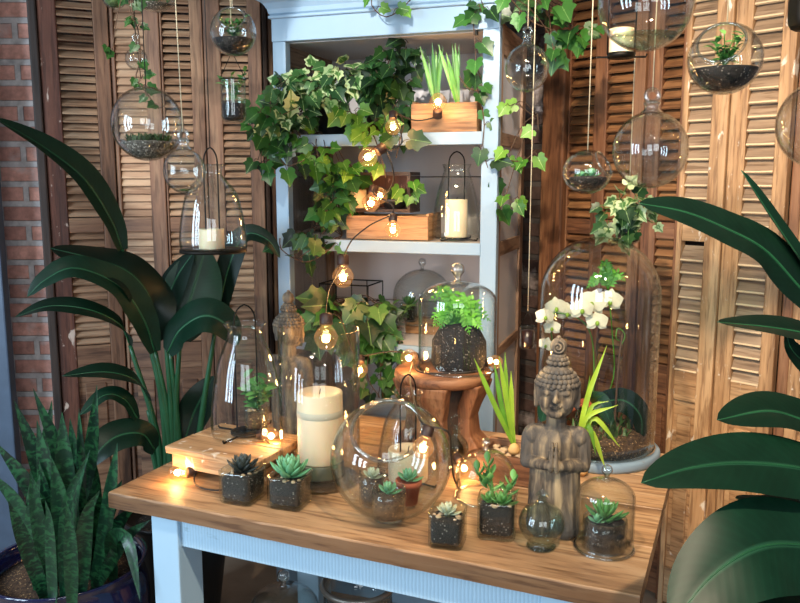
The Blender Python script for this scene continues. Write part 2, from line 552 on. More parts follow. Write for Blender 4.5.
def frosted(name):
    g = glass(name, (0.75, 0.8, 0.8, 1), (0.96, 0.97, 0.97, 1))
    nt = g.node_tree; out = [n for n in nt.nodes if n.type == 'OUTPUT_MATERIAL'][0]
    src = out.inputs['Surface'].links[0].from_socket
    d = nt.nodes.new('ShaderNodeBsdfDiffuse'); d.inputs[0].default_value = lin('#c9c9ca')
    m = nt.nodes.new('ShaderNodeMixShader'); m.inputs[0].default_value = .6
    nt.links.new(src, m.inputs[1]); nt.links.new(d.outputs[0], m.inputs[2]); nt.links.new(m.outputs[0], out.inputs['Surface'])
    return g
M['dusty'] = frosted('dusty_whitened_pane')
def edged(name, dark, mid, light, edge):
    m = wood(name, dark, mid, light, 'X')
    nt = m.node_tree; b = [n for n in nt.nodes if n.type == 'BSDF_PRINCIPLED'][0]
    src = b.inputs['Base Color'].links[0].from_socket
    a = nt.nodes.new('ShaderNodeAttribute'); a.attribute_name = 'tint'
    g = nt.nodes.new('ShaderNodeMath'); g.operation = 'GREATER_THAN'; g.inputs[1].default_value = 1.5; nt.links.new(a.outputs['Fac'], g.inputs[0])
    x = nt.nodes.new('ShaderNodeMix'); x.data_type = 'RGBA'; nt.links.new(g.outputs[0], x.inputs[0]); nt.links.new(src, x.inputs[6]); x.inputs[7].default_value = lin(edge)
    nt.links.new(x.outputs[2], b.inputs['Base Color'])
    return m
def worn_edge(m, col):
    nt = m.node_tree; b = [n for n in nt.nodes if n.type == 'BSDF_PRINCIPLED'][0]
    src = b.inputs['Base Color'].links[0].from_socket
    a = nt.nodes.new('ShaderNodeAttribute'); a.attribute_name = 'tint'
    x = nt.nodes.new('ShaderNodeMix'); x.data_type = 'RGBA'; x.blend_type = 'MULTIPLY'
    nt.links.new(a.outputs['Fac'], x.inputs[0]); nt.links.new(src, x.inputs[6]); x.inputs[7].default_value = lin(col)
    nt.links.new(x.outputs[2], b.inputs['Base Color'])
worn_edge(M['twoodX'], '#a39486')
M['rslat'] = edged('grey_tan_slat_wood', '#6f5b47', '#a0856a', '#c0a78a', '#dcc09a')  # last colour paints the light caught along each slat's lower edge

def stone(name):
    t = NT(name)
    a = t.noise(t.coords((1, 1, .12)), 55, 6, .3)
    b = t.noise(t.coords((1, 1, 1)), 9, 4)
    c = t.ramp(a, [(0.33, '#28231f'), (0.5, '#655848'), (0.68, '#a8926f')])
    c = t.mix(t.ramp(b, [(0.45, (0, 0, 0, 1)), (0.62, (.8, .8, .8, 1))]), c, '#4c4945')
    t.bsdf(c, 0.9, a, 1.0, 0.006)
    return t.m
M['stone'] = stone('weathered_carving')
# ------------------------------------------------------------------ room shell
struct(MB().box((0, 2.2, -0.05), (6.4, 6.4, 0.1)).build('floor', M['floor']))
struct(MB().box((0, 2.2, 2.95), (6.4, 6.4, 0.1)).build('ceiling', M['plaster']))
struct(MB().box((0, 4.05, 1.45), (6.4, 0.2, 2.9)).build('wall_back', M['dbrick']))
struct(MB().box((-2.35, 3.6, 1.45), (1.84, 0.7, 2.9)).build('wall_left', M['brick']))
# slate blue door post standing in front of the brick
pa = at(-40, 300, 3.1); pb = at(7, 300, 3.1)
struct(MB().box(((pa.x + pb.x) / 2, 3.10, 1.45), (pb.x - pa.x, 0.05, 2.9)).build('trim_1', M['slate'], bevel=.006))
# right wall runs from the far corner towards the camera
WA = Vector((0.6, 3.3, 0)); WD = Vector((0.669, -0.743, 0)); WN = Vector((-0.743, -0.669, 0))
WROT = math.atan2(WD.y, WD.x)
wr = MB().box((1.2, 0.16, 1.45), (3.4, 0.1, 2.9)).build('wall_right', M['dbrick'])
wr.location = WA; wr.rotation_euler = (0, 0, WROT); struct(wr)

def on_wall(px, py=50):
    d = ray(px, py); r = d.x / d.y
    return (3.3 * r - 0.6) / (0.669 + 0.743 * r)

# ------------------------------------------------------------------ louvred shutters
def shutter(label, a, b, stile_l, stile_r, mats, top=2.72, mid=(1.385, 1.445), low=0.92, pitch=0.031, tilt=38, group=None, slatmat=None, first=None, openlow=None, edge=None, thick=.036):
    """a, b: floor points of its two ends; local x runs along it, front face at y=0"""
    w = (b - a).length
    t = thing('louvered_shutter', label, 'shutter', (a.x, a.y, 0), math.atan2(b.y - a.y, b.x - a.x), group)
    sm, hm = mats
    MB().box((stile_l / 2, thick / 2, top / 2), (stile_l, thick, top)).build('stile', first or sm, t, bevel=.004)
    MB().box((w - stile_r / 2, thick / 2, top / 2), (stile_r, thick, top)).build('stile', sm, t, bevel=.004)
    iw = w - stile_l - stile_r; cx = stile_l + iw / 2
    rails = [(top - .1, top), mid, (low - .11, low), (0.02, 0.16)]
    if openlow:
        rails[2] = (openlow - .1, openlow)
    for z0, z1 in rails:
        MB().box((cx, thick / 2, (z0 + z1) / 2), (iw, thick * .8, z1 - z0)).build('rail', hm, t, bevel=.003)
    lo = rails[2][1]
    for z0, z1 in ((lo, mid[0]), (mid[1], top - .1)):
        sl = MB()
        z = z0 + pitch * .6
        while z < z1 - pitch * .3:
            tl = math.radians(tilt + RN.uniform(-3, 3))
            sl.box((cx, thick / 2, z), (iw - .002, pitch * (1.3 if edge else 1.2), .007), (tl, 0, RN.uniform(-.006, .006)), tint=RN.random())
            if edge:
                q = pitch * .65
                sl.box((cx, thick / 2 - math.cos(tl) * q, z - math.sin(tl) * q), (iw - .002, .006, .0085), (tl, 0, 0), tint=2.0)  # slat lip in a paler tone, painted as if catching light
            z += pitch
        sl.build('louver_slats', slatmat, t)
    MB().box((cx, thick * .55, (rails[2][0] + .16) / 2), (iw, .014, rails[2][0] - .16)).build('lower_panel', hm, t)
    MB().box((cx, thick * .35, (rails[2][0] + .16) / 2), (iw * .62, .012, (rails[2][0] - .16) * .84)).build('raised_field', hm, t, bevel=.004)
    return t

def P2(x, y):
    return Vector((x, y, 0))
SG = 'old louvered shutters lining the walls'
shutter('weathered louvered shutter with a red-brown stile beside the brick pier', P2(at(44, 120, 3.19).x, 3.19), P2(at(113, 120, 3.29).x, 3.29), .066, .056, (M['lwoodZ'], M['lwoodX']), slatmat=M['lslat'], first=M['mahog'], group=SG)
shutter('narrow greyish shutter behind the mossy glass globe', P2(at(113.8, 120, 3.30).x, 3.30), P2(at(162.5, 120, 3.30).x, 3.30), .016, .062, (M['lwoodZ'], M['lwoodX']), slatmat=M['lslat'], tilt=62, group=SG)
shutter('brown shutter with light slats behind the long pale cord and small clear ball', P2(at(163.5, 120, 3.30).x, 3.30), P2(at(205.5, 120, 3.33).x, 3.33), .008, .05, (M['lwoodZ'], M['lwoodX']), slatmat=M['lslat'], group=SG)
shutter('weathered shutter standing next to the white cabinet with the cylinder jar before it', P2(at(206.3, 120, 3.32).x, 3.32), P2(at(263, 120, 3.35).x, 3.35), .066, .054, (M['lwoodZ'], M['lwoodX']), slatmat=M['lslat'], openlow=.98, group=SG)
def post(label, a, b, d, mat, h=2.74, name='timber_post'):
    w = (b - a).length
    o = MB().box((w / 2, d / 2, h / 2), (w, d, h)).build(name, mat, bevel=.006)
    o.location = a; o.rotation_euler = (0, 0, math.atan2(b.y - a.y, b.x - a.x))
    tag(o, label, 'post')
    return o
post('rough dark timber jamb between the brick pier and the first shutter', P2(at(34, 120, 3.17).x, 3.17), P2(at(43.2, 120, 3.18).x, 3.18), .09, M['darkZ'])
post('thin dark brown timber strip beside the white cabinet side', P2(at(264, 120, 3.37).x, 3.37), P2(at(269, 120, 3.38).x, 3.38), .05, M['darkZ'])
post('second thin strip of greyer timber close against the white cabinet', P2(at(269.8, 120, 3.41).x, 3.41), P2(at(275, 120, 3.42).x, 3.42), .05, M['lwoodZ'])
def wallpt(px, off=0.0, py=50):
    p = WA + WD * on_wall(px, py)
    return P2(p.x, p.y) + P2(WN.x, WN.y) * off
ow, rw = (M['owoodZ'], M['owoodX']), (M['rwoodZ'], M['rwoodX'])
post('round-edged russet timber post next to the cabinet glass', wallpt(547, .02), wallpt(569, .02), .07, M['owoodZ'])
shutter('russet shutter behind the small tilted terrarium, next to the round post', wallpt(570, .0), wallpt(607, .0), .008, .05, ow, slatmat=M['oslat'], pitch=.036, tilt=44, group=SG)
shutter('russet shutter directly behind the clear long-necked globe', wallpt(607.5, .01), wallpt(648, .01), .012, .045, ow, slatmat=M['oslat'], pitch=.036, tilt=44, group=SG)
shutter('russet shutter with white-chipped edge next to the tan shutters', wallpt(648.5, .0), wallpt(689, .0), .06, .022, ow, slatmat=M['oslat'], pitch=.036, tilt=44, group=SG)
shutter('tan stripped shutter with pale grey stile behind the tilted round terrarium', wallpt(690, .03), wallpt(736, .03), .02, .058, rw, slatmat=M['rslat'], pitch=.044, tilt=64, edge=M['rslat_lit_edge'], group=SG)
post('tan timber jamb with a dark gap between the two tan shutters', wallpt(736.5, .02), wallpt(749, .02), .05, M['rwoodZ'])
shutter('broad tan stripped shutter behind the raised rolled leaf', wallpt(751, .045), wallpt(802, .045), .022, .045, rw, slatmat=M['rslat'], pitch=.044, tilt=64, edge=M['rslat_lit_edge'], group=SG)
post('dark brown timber edge past the broad tan shutter', wallpt(803, .02), wallpt(815, .02), .06, M['owoodZ'])
shutter('tan shutter partly hidden by the big plant leaves at the edge of the row', wallpt(816, .03), wallpt(880, .03), .04, .045, rw, slatmat=M['rslat'], pitch=.044, tilt=64, edge=M['rslat_lit_edge'], group=SG)

# ------------------------------------------------------------------ white cabinet
CA = math.radians(-19)
CW, CD = 0.842, 0.5
cab = thing('display_cabinet', 'tall pale painted display cabinet with open shelves and glazed sides', 'cabinet', (-.465, 3.024, 0), CA)
CM = Matrix.Translation((-.465, 3.024, 0)) @ Matrix.Rotation(CA, 4, 'Z')
def cabpt(x, y, z):
    return CM @ Vector((x, y, z))
MB().box((.026, .02, 1.06), (.052, .04, 2.12)).build('front_post', M['paintZ'], cab, bevel=.003)
MB().box((CW - .029, .02, 1.06), (.058, .04, 2.12)).build('front_post', M['paintZ'], cab, bevel=.003)
for x in (.0, CW):
    s = 1 if x == 0 else -1
    MB().box((x + s * .012, .053, 1.06), (.024, .026, 2.12)).build('side_stile', M['bareZ'], cab, bevel=.002)
    MB().box((x + s * .012, CD - .03, 1.06), (.024, .06, 2.12)).build('side_stile', M['bareZ'], cab, bevel=.002)
    for z0, z1 in ((.0, .14), (.56, .60), (.965, 1.0), (1.33, 1.38), (1.715, 1.76), (2.02, 2.12)):
        MB().box((x + s * .012, (.066 + CD - .06) / 2, (z0 + z1) / 2), (.022, CD - .126, z1 - z0)).build('side_rail', M['bareY'], cab, bevel=.002)
    for z0, z1 in ((.14, .56), (.60, .965), (1.0, 1.33), (1.38, 1.715), (1.76, 2.02)):
        MB().box((x + s * .012, (.066 + CD - .06) / 2, (z0 + z1) / 2), (.003, CD - .126, z1 - z0)).build('glass_pane', M['dusty' if x else 'pane'], cab)
for k in range(8):
    z0 = .05 + k * .26
    MB().box((CW / 2 + .006, CD - .012, z0 + .129), (CW - .036, .016, .257)).build('back_board', M['inner'], cab, bevel=.003)
for z in (1.76, 1.38, 1.0, .58, .12):
    MB().box((CW / 2, CD / 2 - .01, z - .012), (CW - .03, CD - .05, .024)).build('shelf', M['inner'], cab)
    MB().box((CW / 2, .008, z - .0215), (CW - .11, .022, .043)).build('shelf_front', M['paintX'], cab, bevel=.003)
MB().box((CW / 2, .016, 2.135), (CW, .045, .085)).build('frieze', M['paintX'], cab, bevel=.003)
MB().box((CW / 2, .012, 2.178), (CW + .016, .06, .012)).build('frieze_bead', M['paintX'], cab, bevel=.004)
cn = MB()                                           # moulded cornice, swept round three sides
pr = [(0.0, 2.184), (.006, 2.19), (.010, 2.205), (.022, 2.224), (.042, 2.236), (.056, 2.24), (.062, 2.246), (.064, 2.258), (.058, 2.268), (0, 2.27)]
vs, fs = [], []
for r, z in pr:
    vs += [(-r, CD, z), (-r, -.008 - r, z), (CW + r, -.008 - r, z), (CW + r, CD, z)]
for i in range(len(pr) - 1):
    for k in range(3):
        fs.append((i * 4 + k, i * 4 + k + 1, i * 4 + k + 5, i * 4 + k + 4))
e = (len(pr) - 1) * 4
fs.append((e, e + 1, e + 2, e + 3)); fs.append((3, 2, 1, 0))
for a in range(len(pr) - 1):
    fs.append((a * 4, a * 4 + 4, 3 + a * 4 + 4, 3 + a * 4))
cn.add(vs, fs, False)
cn.build('cornice', M['paintX'], cab)
MB().box((CW / 2, CD / 2, 2.1), (CW - .04, CD - .06, .02)).build('top_board', M['inner'], cab)
MB().box((CW / 2, .0, .04), (CW + .05, .05, .08)).build('plinth', M['paintX'], cab, bevel=.004)
MB().box((CW - .085, .012, 2.085), (.012, .02, .014)).build('latch', M['iron'], cab)

for lab, y0, y1 in (('wide grey plank leaning outside the glazed cabinet side', .09, .29), ('narrow grey plank leaning outside the cabinet at its back corner', .30, .42)):
    a, b = cabpt(-.012, y0, 0), cabpt(-.012, y1, 0)
    post(lab, P2(a.x, a.y), P2(b.x, b.y), -.02, M['greyZ'], name='wall_plank', h=2.0)
# ------------------------------------------------------------------ table
TA, TB = Vector((-.792, 2.066, 0)), Vector((.488, 1.518, 0))
TANG = math.atan2(TB.y - TA.y, TB.x - TA.x)
TL, TD = (TB - TA).length, 0.92
tab = thing('work_table', 'rustic table with a thick worn plank top on pale blue legs', 'table', TA, TANG)
TM = Matrix.Translation(TA) @ Matrix.Rotation(TANG, 4, 'Z')
tt = MB()
nx, ny, th = 40, 3, .042
for j, (y0, y1) in enumerate(((0, .235), (.2365, .47), (.4715, .70), (.7015, TD))):
    vs, fs = [], []
    for i in range(nx + 1):
        x = TL * i / nx
        wy = (RN.uniform(-.0018, .0018) if j == 0 else 0)
        for y, z in ((y0 + wy, TOP - th), (y0 + wy, TOP - .004 + RN.uniform(-.0015, .001)), (y0 + .004 + wy, TOP), (y1 - .001, TOP), (y1, TOP - th)):
            vs.append((x, y, z))
    for i in range(nx):
        for k in range(5):
            k2 = (k + 1) % 5
            fs.append((i * 5 + k, (i + 1) * 5 + k, (i + 1) * 5 + k2, i * 5 + k2))
    fs.append((0, 1, 2, 3, 4)); fs.append(tuple(nx * 5 + q for q in (4, 3, 2, 1, 0)))
    b0_ = len(tt.v); tt.add(vs, fs, False)
    for q_i in range(len(vs)):
        tt.t[b0_ + q_i] = 1.0 if (j == 0 and q_i % 5 in (0, 1)) else 0.0
tt.build('table_top', M['twoodX'], tab)
ap = .028
for x in (.165, TL - .165):
    for y in (.075, TD - .095):
        MB().box((x, y, (TOP - th) / 2), (.088, .10, TOP - th)).build('leg', M['blueZ'], tab, bevel=.004)
MB().box((TL / 2, .052, TOP - th - .045), (TL - .32, .028, .09)).build('apron', M['blueX'], tab, bevel=.002)
MB().box((TL / 2, TD - .065, TOP - th - .05), (TL - .32, .028, .10)).build('apron', M['blueX'], tab, bevel=.002)
for x in (.115, TL - .115):
    MB().box((x, TD / 2, TOP - th - .05), (.028, TD - .28, .10)).build('apron', M['blueY'], tab, bevel=.002)
# ------------------------------------------------------------------ plant and vessel kit
IVY = [(0, .05), (.14, -.12), (.34, -.13), (.50, .08), (.41, .24), (.53, .50), (.31, .60), (.15, .84), (0, 1.06)]
IVY = IVY + [(-x, y) for x, y in IVY[-2:0:-1]]

def ivy_leaf(mb, p, d, n, size, tint):
    d = Vector(d).normalized()
    n = Vector(n); s = d.cross(n)
    s = s.normalized() if s.length > 1e-4 else d.orthogonal().normalized()
    n = s.cross(d).normalized()
    cup = RN.uniform(.05, .28); bend = RN.uniform(.0, .35); sx = RN.uniform(.9, 1.15)
    def q(x, y):
        return Vector(p) + (s * (x * sx) + d * y + n * (cup * abs(x) - bend * y * y * .6)) * size
    vs, uv = [q(0, .3)], [(0, .3, 0)]
    for x, y in IVY:
        vs.append(q(x * .55, .3 + (y - .3) * .55)); uv.append((.5 if abs(x) > .02 else .0, y, 0))
    for x, y in IVY:
        vs.append(q(x, y)); uv.append((1 if abs(x) > .02 else .0, y, 0))
    k = len(IVY)
    fs = []
    for i in range(k):
        j = (i + 1) % k
        fs.append((0, 1 + i, 1 + j)); fs.append((1 + i, 1 + k + i, 1 + k + j, 1 + j))
    mb.add(vs, fs, True, None, tint, uv)

def ivy_at(leaves, stems, p, size, tint=None, out=None, stemlen=.5):
    """a leaf whose petiole starts at p"""
    tocam = (CAM - Vector(p)).normalized()
    n = tocam * 1.0 + Vector((RN.uniform(-.7, .7), RN.uniform(-.5, .3), RN.uniform(-.1, .9)))
    d = Vector((RN.uniform(-1, 1), RN.uniform(-.7, .2), RN.uniform(-1.2, .25)))
    if out is not None:
        d = d * .6 + Vector(out)
    d.normalize()
    e = Vector(p) + d * size * stemlen + Vector((0, 0, .02 * RN.random()))
    stems.tube([p, Vector(p).lerp(e, .5) + Vector((0, 0, .008)), e], .0012, 5)
    ivy_leaf(leaves, e, d * .9 + Vector((0, 0, -.35)), n, size, RN.random() if tint is None else tint)

def ivy_vine(leaves, stems, pts, size=.06, gap=.05, r=.002, tint=None, jitter=.012):
    L = sum((Vector(b) - Vector(a)).length for a, b in zip(pts, pts[1:]))
    n = max(4, int(L / .02))
    P = curve(pts, n)
    stems.tube(P, r, 6)
    k = max(1, int(L / gap))
    for i in range(k):
        p = P[min(n, int((i + .5 + RN.uniform(-.3, .3)) * n / k))]
        ivy_at(leaves, stems, p, size * RN.uniform(.7, 1.2), tint)

def ivy_mass(leaves, stems, c, rad, n, size, tint=None, root=None):
    c = Vector(c)
    for i in range(n):
        while True:
            o = Vector((RN.uniform(-1, 1), RN.uniform(-1, 1), RN.uniform(-1, 1)))
            if o.length < 1:
                break
        p = c + Vector((o.x * rad[0], o.y * rad[1], o.z * rad[2]))
        ivy_at(leaves, stems, p, size * RN.uniform(.65, 1.2), tint, out=Vector((o.x, o.y - .3, o.z)) * .5)
        if root is not None and i % 3 == 0:
            r = Vector(root)
            stems.tube(curve([r, r.lerp(p, .5) + Vector((0, 0, .03)), p], 6), .0016, 5)

def _pad():
    pass

def fat_leaf(mb, p, d, n, L, w, th, tint, tip=.9):
    """a thick pointed succulent leaf"""
    d = Vector(d).normalized(); s = d.cross(Vector(n)).normalized(); u = s.cross(d)
    prof = [(0, .35), (.2, .65), (.5, 1), (.75, .85), (.92, .4), (1, .02)]
    vs, fs = [], []
    for t, k in prof:
        c = Vector(p) + d * (t * L) + u * (t * t * L * .22)
        for j in range(8):
            a = 2 * PI * j / 8
            vs.append(c + s * (math.cos(a) * w / 2 * k) + u * (math.sin(a) * th / 2 * k * (1 if math.sin(a) < 0 else .45)))
    for i in range(len(prof) - 1):
        for j in range(8):
            j2 = (j + 1) % 8
            fs.append((i * 8 + j, i * 8 + j2, i * 8 + 8 + j2, i * 8 + 8 + j))
    mb.add(vs, fs, True, None, tint)

def rosette(mb, c, R, n=26, up=(5, 80), ratio=.42, th=.22):
    c = Vector(c)
    for i in range(n):
        f = i / (n - 1)                              # 0 outside .. 1 centre
        a = i * 2.39996
        el = math.radians(up[0] + (up[1] - up[0]) * f)
        d = Vector((math.cos(a) * math.cos(el), math.sin(a) * math.cos(el), math.sin(el)))
        L = R * (1 - .45 * f)
        fat_leaf(mb, c + Vector((0, 0, R * .25 * f)), d, Vector((0, 0, 1)) if el < 1.3 else Vector((1, 0, 0)), L, L * ratio, L * th, min(1, max(0, .2 + .6 * f + RN.uniform(-.15, .15))))

def tuft(mb, c, n, L, w, spread=.5, tint=None, up=1.0, droop=.3):
    for i in range(n):
        a = RN.uniform(0, 2 * PI); k = RN.uniform(.2, 1) * spread
        d = Vector((math.cos(a) * k, math.sin(a) * k, up)).normalized()
        l = L * RN.uniform(.6, 1.1)
        p = Vector(c) + Vector((math.cos(a), math.sin(a), 0)) * RN.uniform(0, w)
        e = p + d * l
        mid = p.lerp(e, .55) + Vector((0, 0, l * .06)); e2 = e + Vector((d.x, d.y, -1)) * l * droop * .3
        mb.blade([p, mid, e2], w, None, lambda t: (1 - t) ** .5 if t > .2 else .7 + t, .25, 8, 2, tint=RN.random() if tint is None else tint)

def sprig(leaves, stems, p, d, L, leaf, n, tint=None):
    """a stem with small oval leaves in pairs"""
    d = Vector(d).normalized(); p = Vector(p)
    e = p + d * L
    mid = p.lerp(e, .5) + Vector((0, 0, L * .08))
    C = curve([p, mid, e], 12)
    stems.tube(C, .0013, 5)
    for i in range(n):
        q = C[min(12, 2 + int(10 * i / max(1, n - 1)))]
        a = RN.uniform(0, 2 * PI)
        o = Vector((math.cos(a), math.sin(a), RN.uniform(-.1, .7))).normalized()
        leaves.blade([q, q + o * leaf * .5 + Vector((0, 0, leaf * .08)), q + o * leaf], leaf * .45, Vector((0, -.4, 1)), None, .2, 6, 2, tint=RN.random() if tint is None else tint)

def frond(mb, pts, w, tint, n=18):
    C = curve(pts, n)
    mb.tube(C, .0014, 5, tint)
    for i in range(2, n + 1):
        t = i / n
        T = (C[i] - C[i - 1]).normalized()
        S = T.cross(CAM - C[i])
        S = S.normalized() if S.length > 1e-5 else Vector((1, 0, 0))
        l = w * (math.sin(PI * min(1, t * .85 + .12))) * .5
        for s in (-1, 1):
            d = (S * s + T * .5 + Vector((0, 0, RN.uniform(-.25, .2)))).normalized()
            p = C[i]
            mb.blade([p, p + d * l * .5, p + d * l + Vector((0, 0, -l * .12))], l * .42, None, None, .1, 5, 2, tint=min(1, max(0, tint + RN.uniform(-.25, .25))))

def ring_pts(c, r, n=40, tilt=None):
    P = [Vector((r * math.cos(2 * PI * k / n), r * math.sin(2 * PI * k / n), 0)) for k in range(n + 1)]
    return [Vector(c) + (tilt @ p if tilt else p) for p in P]

def cube_jar(label, p, half, h, plantfn, soil='soil', rot=0, group='succulents in little square glass jars', fill=.82, name='succulent_jar'):
    t = thing(name, label, 'potted plant', p, rot, group)
    g = MB(); th = .0045
    out = [(half * .90, 0), (half * .98, h * .06), (half, h * .14), (half, h * .9), (half * 1.01, h)]
    inn = [(half * 1.01 - th, h), (half - th, h * .9), (half - th, h * .2), (half * .9, h * .11), (0, h * .10)]
    g.lathe([(0, 0)] + out + inn, 48, sq=7)
    g.build('glass_jar', M['gglass'], t)
    s = MB(); k = half - th - .0008
    s.lathe([(0, h * .115), (k * .88, h * .125), (k, h * .22), (k, h * fill * .93), (k * .8, h * fill), (k * .35, h * fill * 1.03), (0, h * fill * 1.03)], 48, sq=7)
    s.build('soil', M[soil], t)
    pb = MB()
    for i in range(9):
        a = RN.uniform(0, 6.28); r = RN.uniform(.3, .78) * half
        pb.ball((r * math.cos(a), r * math.sin(a), h * fill + .002), RN.uniform(.004, .008), 7, 5, (1, RN.uniform(.7, 1), .7))
    pb.build('pebble_topping', M['pebble'], t)
    plantfn(t, h * fill)
    return t

def round_jar(label, p, r, h, plantfn, soil='bsoil', group=None, name='succulent_jar', fill=.75, cat='potted plant'):
    t = thing(name, label, cat, p, 0, group)
    glass_lathe(MB(), [(0, 0), (r * .9, 0), (r, h * .05), (r, h * .6), (r, h)], .003, 32).build('glass_jar', M['glass'], t)
    k = r - .0045
    MB().lathe([(0, .005), (k, .006), (k, h * fill * .95), (k * .5, h * fill), (0, h * fill)], 32).build('soil', M[soil], t)
    plantfn(t, h * fill)
    return t

def candle(label, p, r, h, group=None, band=False, dent=.006):
    t = thing('pillar_candle', label, 'candle', p, 0, group)
    MB().lathe([(0, 0), (r * .98, 0), (r, .003), (r, h * .5), (r, h - .004), (r * .97, h), (r * .86, h - .001), (r * .6, h - dent), (0, h - dent * 1.4)], 40).build('wax_body', M['wax'], t)
    if band:
        MB().lathe([(r + .0004, h * .66), (r + .0012, h * .665), (r + .0012, h * .75), (r + .0004, h * .755)], 40).build('grey_band', M['band'], t)
    MB().tube([(0, 0, h - dent * 1.5), (.001, 0, h), (.003, 0, h + .008)], .0014, 6).build('wick', M['wick'], t)
    return t

def knob_prof(r, z):
    """a glass ball knob on a neck, starting at height z"""
    return [(r * .55, z), (r * .42, z + r * .35), (r * .5, z + r * .7), (r * .95, z + r * 1.3), (r, z + r * 1.7), (r * .8, z + r * 2.3), (r * .35, z + r * 2.6), (0, z + r * 2.65)]

def cloche(label, p, r, h, kr, group=None, square=.25, foot=True, mat='glass', cat='cloche'):
    """bell jar of radius r whose dome is h tall, with a ball knob of radius kr"""
    t = thing('glass_cloche', label, cat, p, 0, group)
    sh = h - r * (1 - square)
    pr = [(r * 1.0, 0.0)] + [(r, sh * k) for k in (.15, .4, .7, .95)]
    n = 10
    for i in range(1, n + 1):
        a = PI / 2 * i / n
        pr.append((r * math.cos(a) if i < n else 0.0, sh + (h - sh) * math.sin(a)))
    o, i_ = shell(pr, .003)
    MB().lathe(o + i_[::-1], 48, closed=True).build('glass_bell', M[mat], t)
    if foot:
        MB().torus((0, 0, .0035), r + .001, .0035, None, 48, 8).build('rim', M['rim'], t)
    if kr:
        MB().lathe(smooth_prof([(kr * 1.0, h - kr * .12)] + knob_prof(kr, h + .001), 20), 24).build('knob', M['rim'], t)
    return t

def bell_lantern(label, p, r, h, neck, rim, handle_h, stand=True, group=None, turn=0.0):
    """glass bell with a flared neck, iron foot ring and a tall iron bail"""
    t = thing('bell_lantern', label, 'lantern', p, turn, group)
    pr = smooth_prof([(r * .97, 0.006), (r, h * .07), (r * .985, h * .22), (r * .90, h * .45), (r * .74, h * .68), (neck * 1.08, h * .87), (neck, h * .93), (neck * 1.05, h * .96), (rim, h)], 30)
    o, i_ = shell(pr, .003)
    MB().lathe(o + i_[::-1], 48, closed=True).build('glass_bell', M['glass'], t)
    ir = MB()
    q = neck * .62
    ir.tube(curve([(-q, 0, .006), (-q, 0, h * .5), (-q, 0, h * .93), (-q * .85, 0, h + handle_h * .55), (0, 0, h + handle_h), (q * .85, 0, h + handle_h * .55), (q, 0, h * .93), (q, 0, h * .5), (q, 0, .006)], 60), .0024, 7)
    ir.build('bail_handle', M['iron'], t)
    if stand:
        b = MB()
        b.lathe([(0, .004), (neck * 1.0, .004), (neck * 1.02, .011), (neck * .9, .011), (neck * .88, .007), (0, .007)], 32)
        for k in range(4):
            a = PI / 4 + k * PI / 2
            c, s = math.cos(a), math.sin(a)
            b.tube([(neck * .7 * c, neck * .7 * s, .006), (r * 1.02 * c, r * 1.02 * s, .004), (r * 1.05 * c, r * 1.05 * s, .012)], .003, 6)
        b.build('iron_base', M['iron'], t)
    return t
# ------------------------------------------------------------------ on the table
def rad_px(p, px):                            # half-width in metres of px pixels at point p
    return scale_at(p) * px / 2

# low plank riser
RANG = math.radians(-26)
RL = on(165, 446, .85)
RISM = Matrix.Translation((RL.x, RL.y, TOP)) @ Matrix.Rotation(RANG, 4, 'Z')
rt = thing('plank_riser', 'low rustic plank riser carrying the bell lantern with the potted plant', 'riser', (RL.x, RL.y, TOP), RANG)
rw_, rd_ = .315, .25
for k in range(2):
    MB().box((rw_ / 2, .06 + k * .127, .079), (rw_, .123, .022), jit=.0015).build('plank', M['rwoodX'], rt, bevel=.003)
MB().box((.05, rd_ / 2, .034), (.03, rd_ * .9, .067)).build('foot', M['rwoodY'], rt, bevel=.003)
MB().box((rw_ - .05, rd_ / 2, .034), (.03, rd_ * .9, .067)).build('foot', M['rwoodY'], rt, bevel=.003)
MB().box((rw_ / 2, .02, .048), (rw_ - .03, .02, .038)).build('front_rail', M['rwoodX'], rt, bevel=.002)
RT = TOP + .09

p = on(248, 434, RT)
R_ = rad_px(p, 72)
bell_lantern('clear bell lantern with iron handle on the plank riser', p, R_, .335, .05, .064, .055, turn=.3)
p2 = on(257, 433, RT) + Vector((0, 0, .012))
def leafy(t, z):
    lv, st = MB(), MB()
    for k in range(11):
        a = RN.uniform(0, 6.28)
        sprig(lv, st, (RN.uniform(-.015, .015), RN.uniform(-.015, .015), z), (math.cos(a) * .5, math.sin(a) * .5, 1), RN.uniform(.05, .105), .042, 7)
    lv.build('foliage', M['succj'], t); st.build('stems', M['gstem'], t)
cube_jar('leafy succulent in a square jar inside the bell lantern on the riser', p2, .036, .075, leafy, 'bsoil', .2)

# tall cylinder vase with the fat candle
p = on(321, 480)
R_ = rad_px(p, 79)
hc = (p.z - at(0, 0, 1).z)
t = thing('cylinder_vase', 'tall clear glass cylinder around the thick cream candle', 'vase', p)
hv = at(321, 329, p.y).z - TOP
pr = [(0, 0), (R_ * .96, 0), (R_, .006), (R_, hv * .5), (R_ * 1.0, hv)]
glass_lathe(MB(), pr, .0035, 56).build('glass_wall', M['glass'], t)
MB().lathe([(0, .0045), (R_ - .006, .0045), (R_ - .006, .010), (0, .010)], 40).build('glass_floor', M['gglass'], t)
pc = Vector((p.x, p.y, TOP + .012))
rc = rad_px(pc, 45)
t = thing('candle_plinth', 'round grey-green glass plinth under the thick cream candle', 'candle holder', pc)
MB().lathe([(0, 0), (rc, 0), (rc * 1.02, .006), (rc * 1.02, .044), (rc * .98, .048), (0, .048)], 40).build('plinth_body', plain('grey_green_plinth', '#565b48', .35), t, bevel=0)
MB().torus((0, 0, .006), rc * 1.02, .003).build('foot_ring', M['iron'], t)
hcand = at(321, 391, p.y).z - (pc.z + .05)
candle('thick tall cream pillar candle inside the glass cylinder', pc + Vector((0, 0, .049)), rc, hcand, band=True)

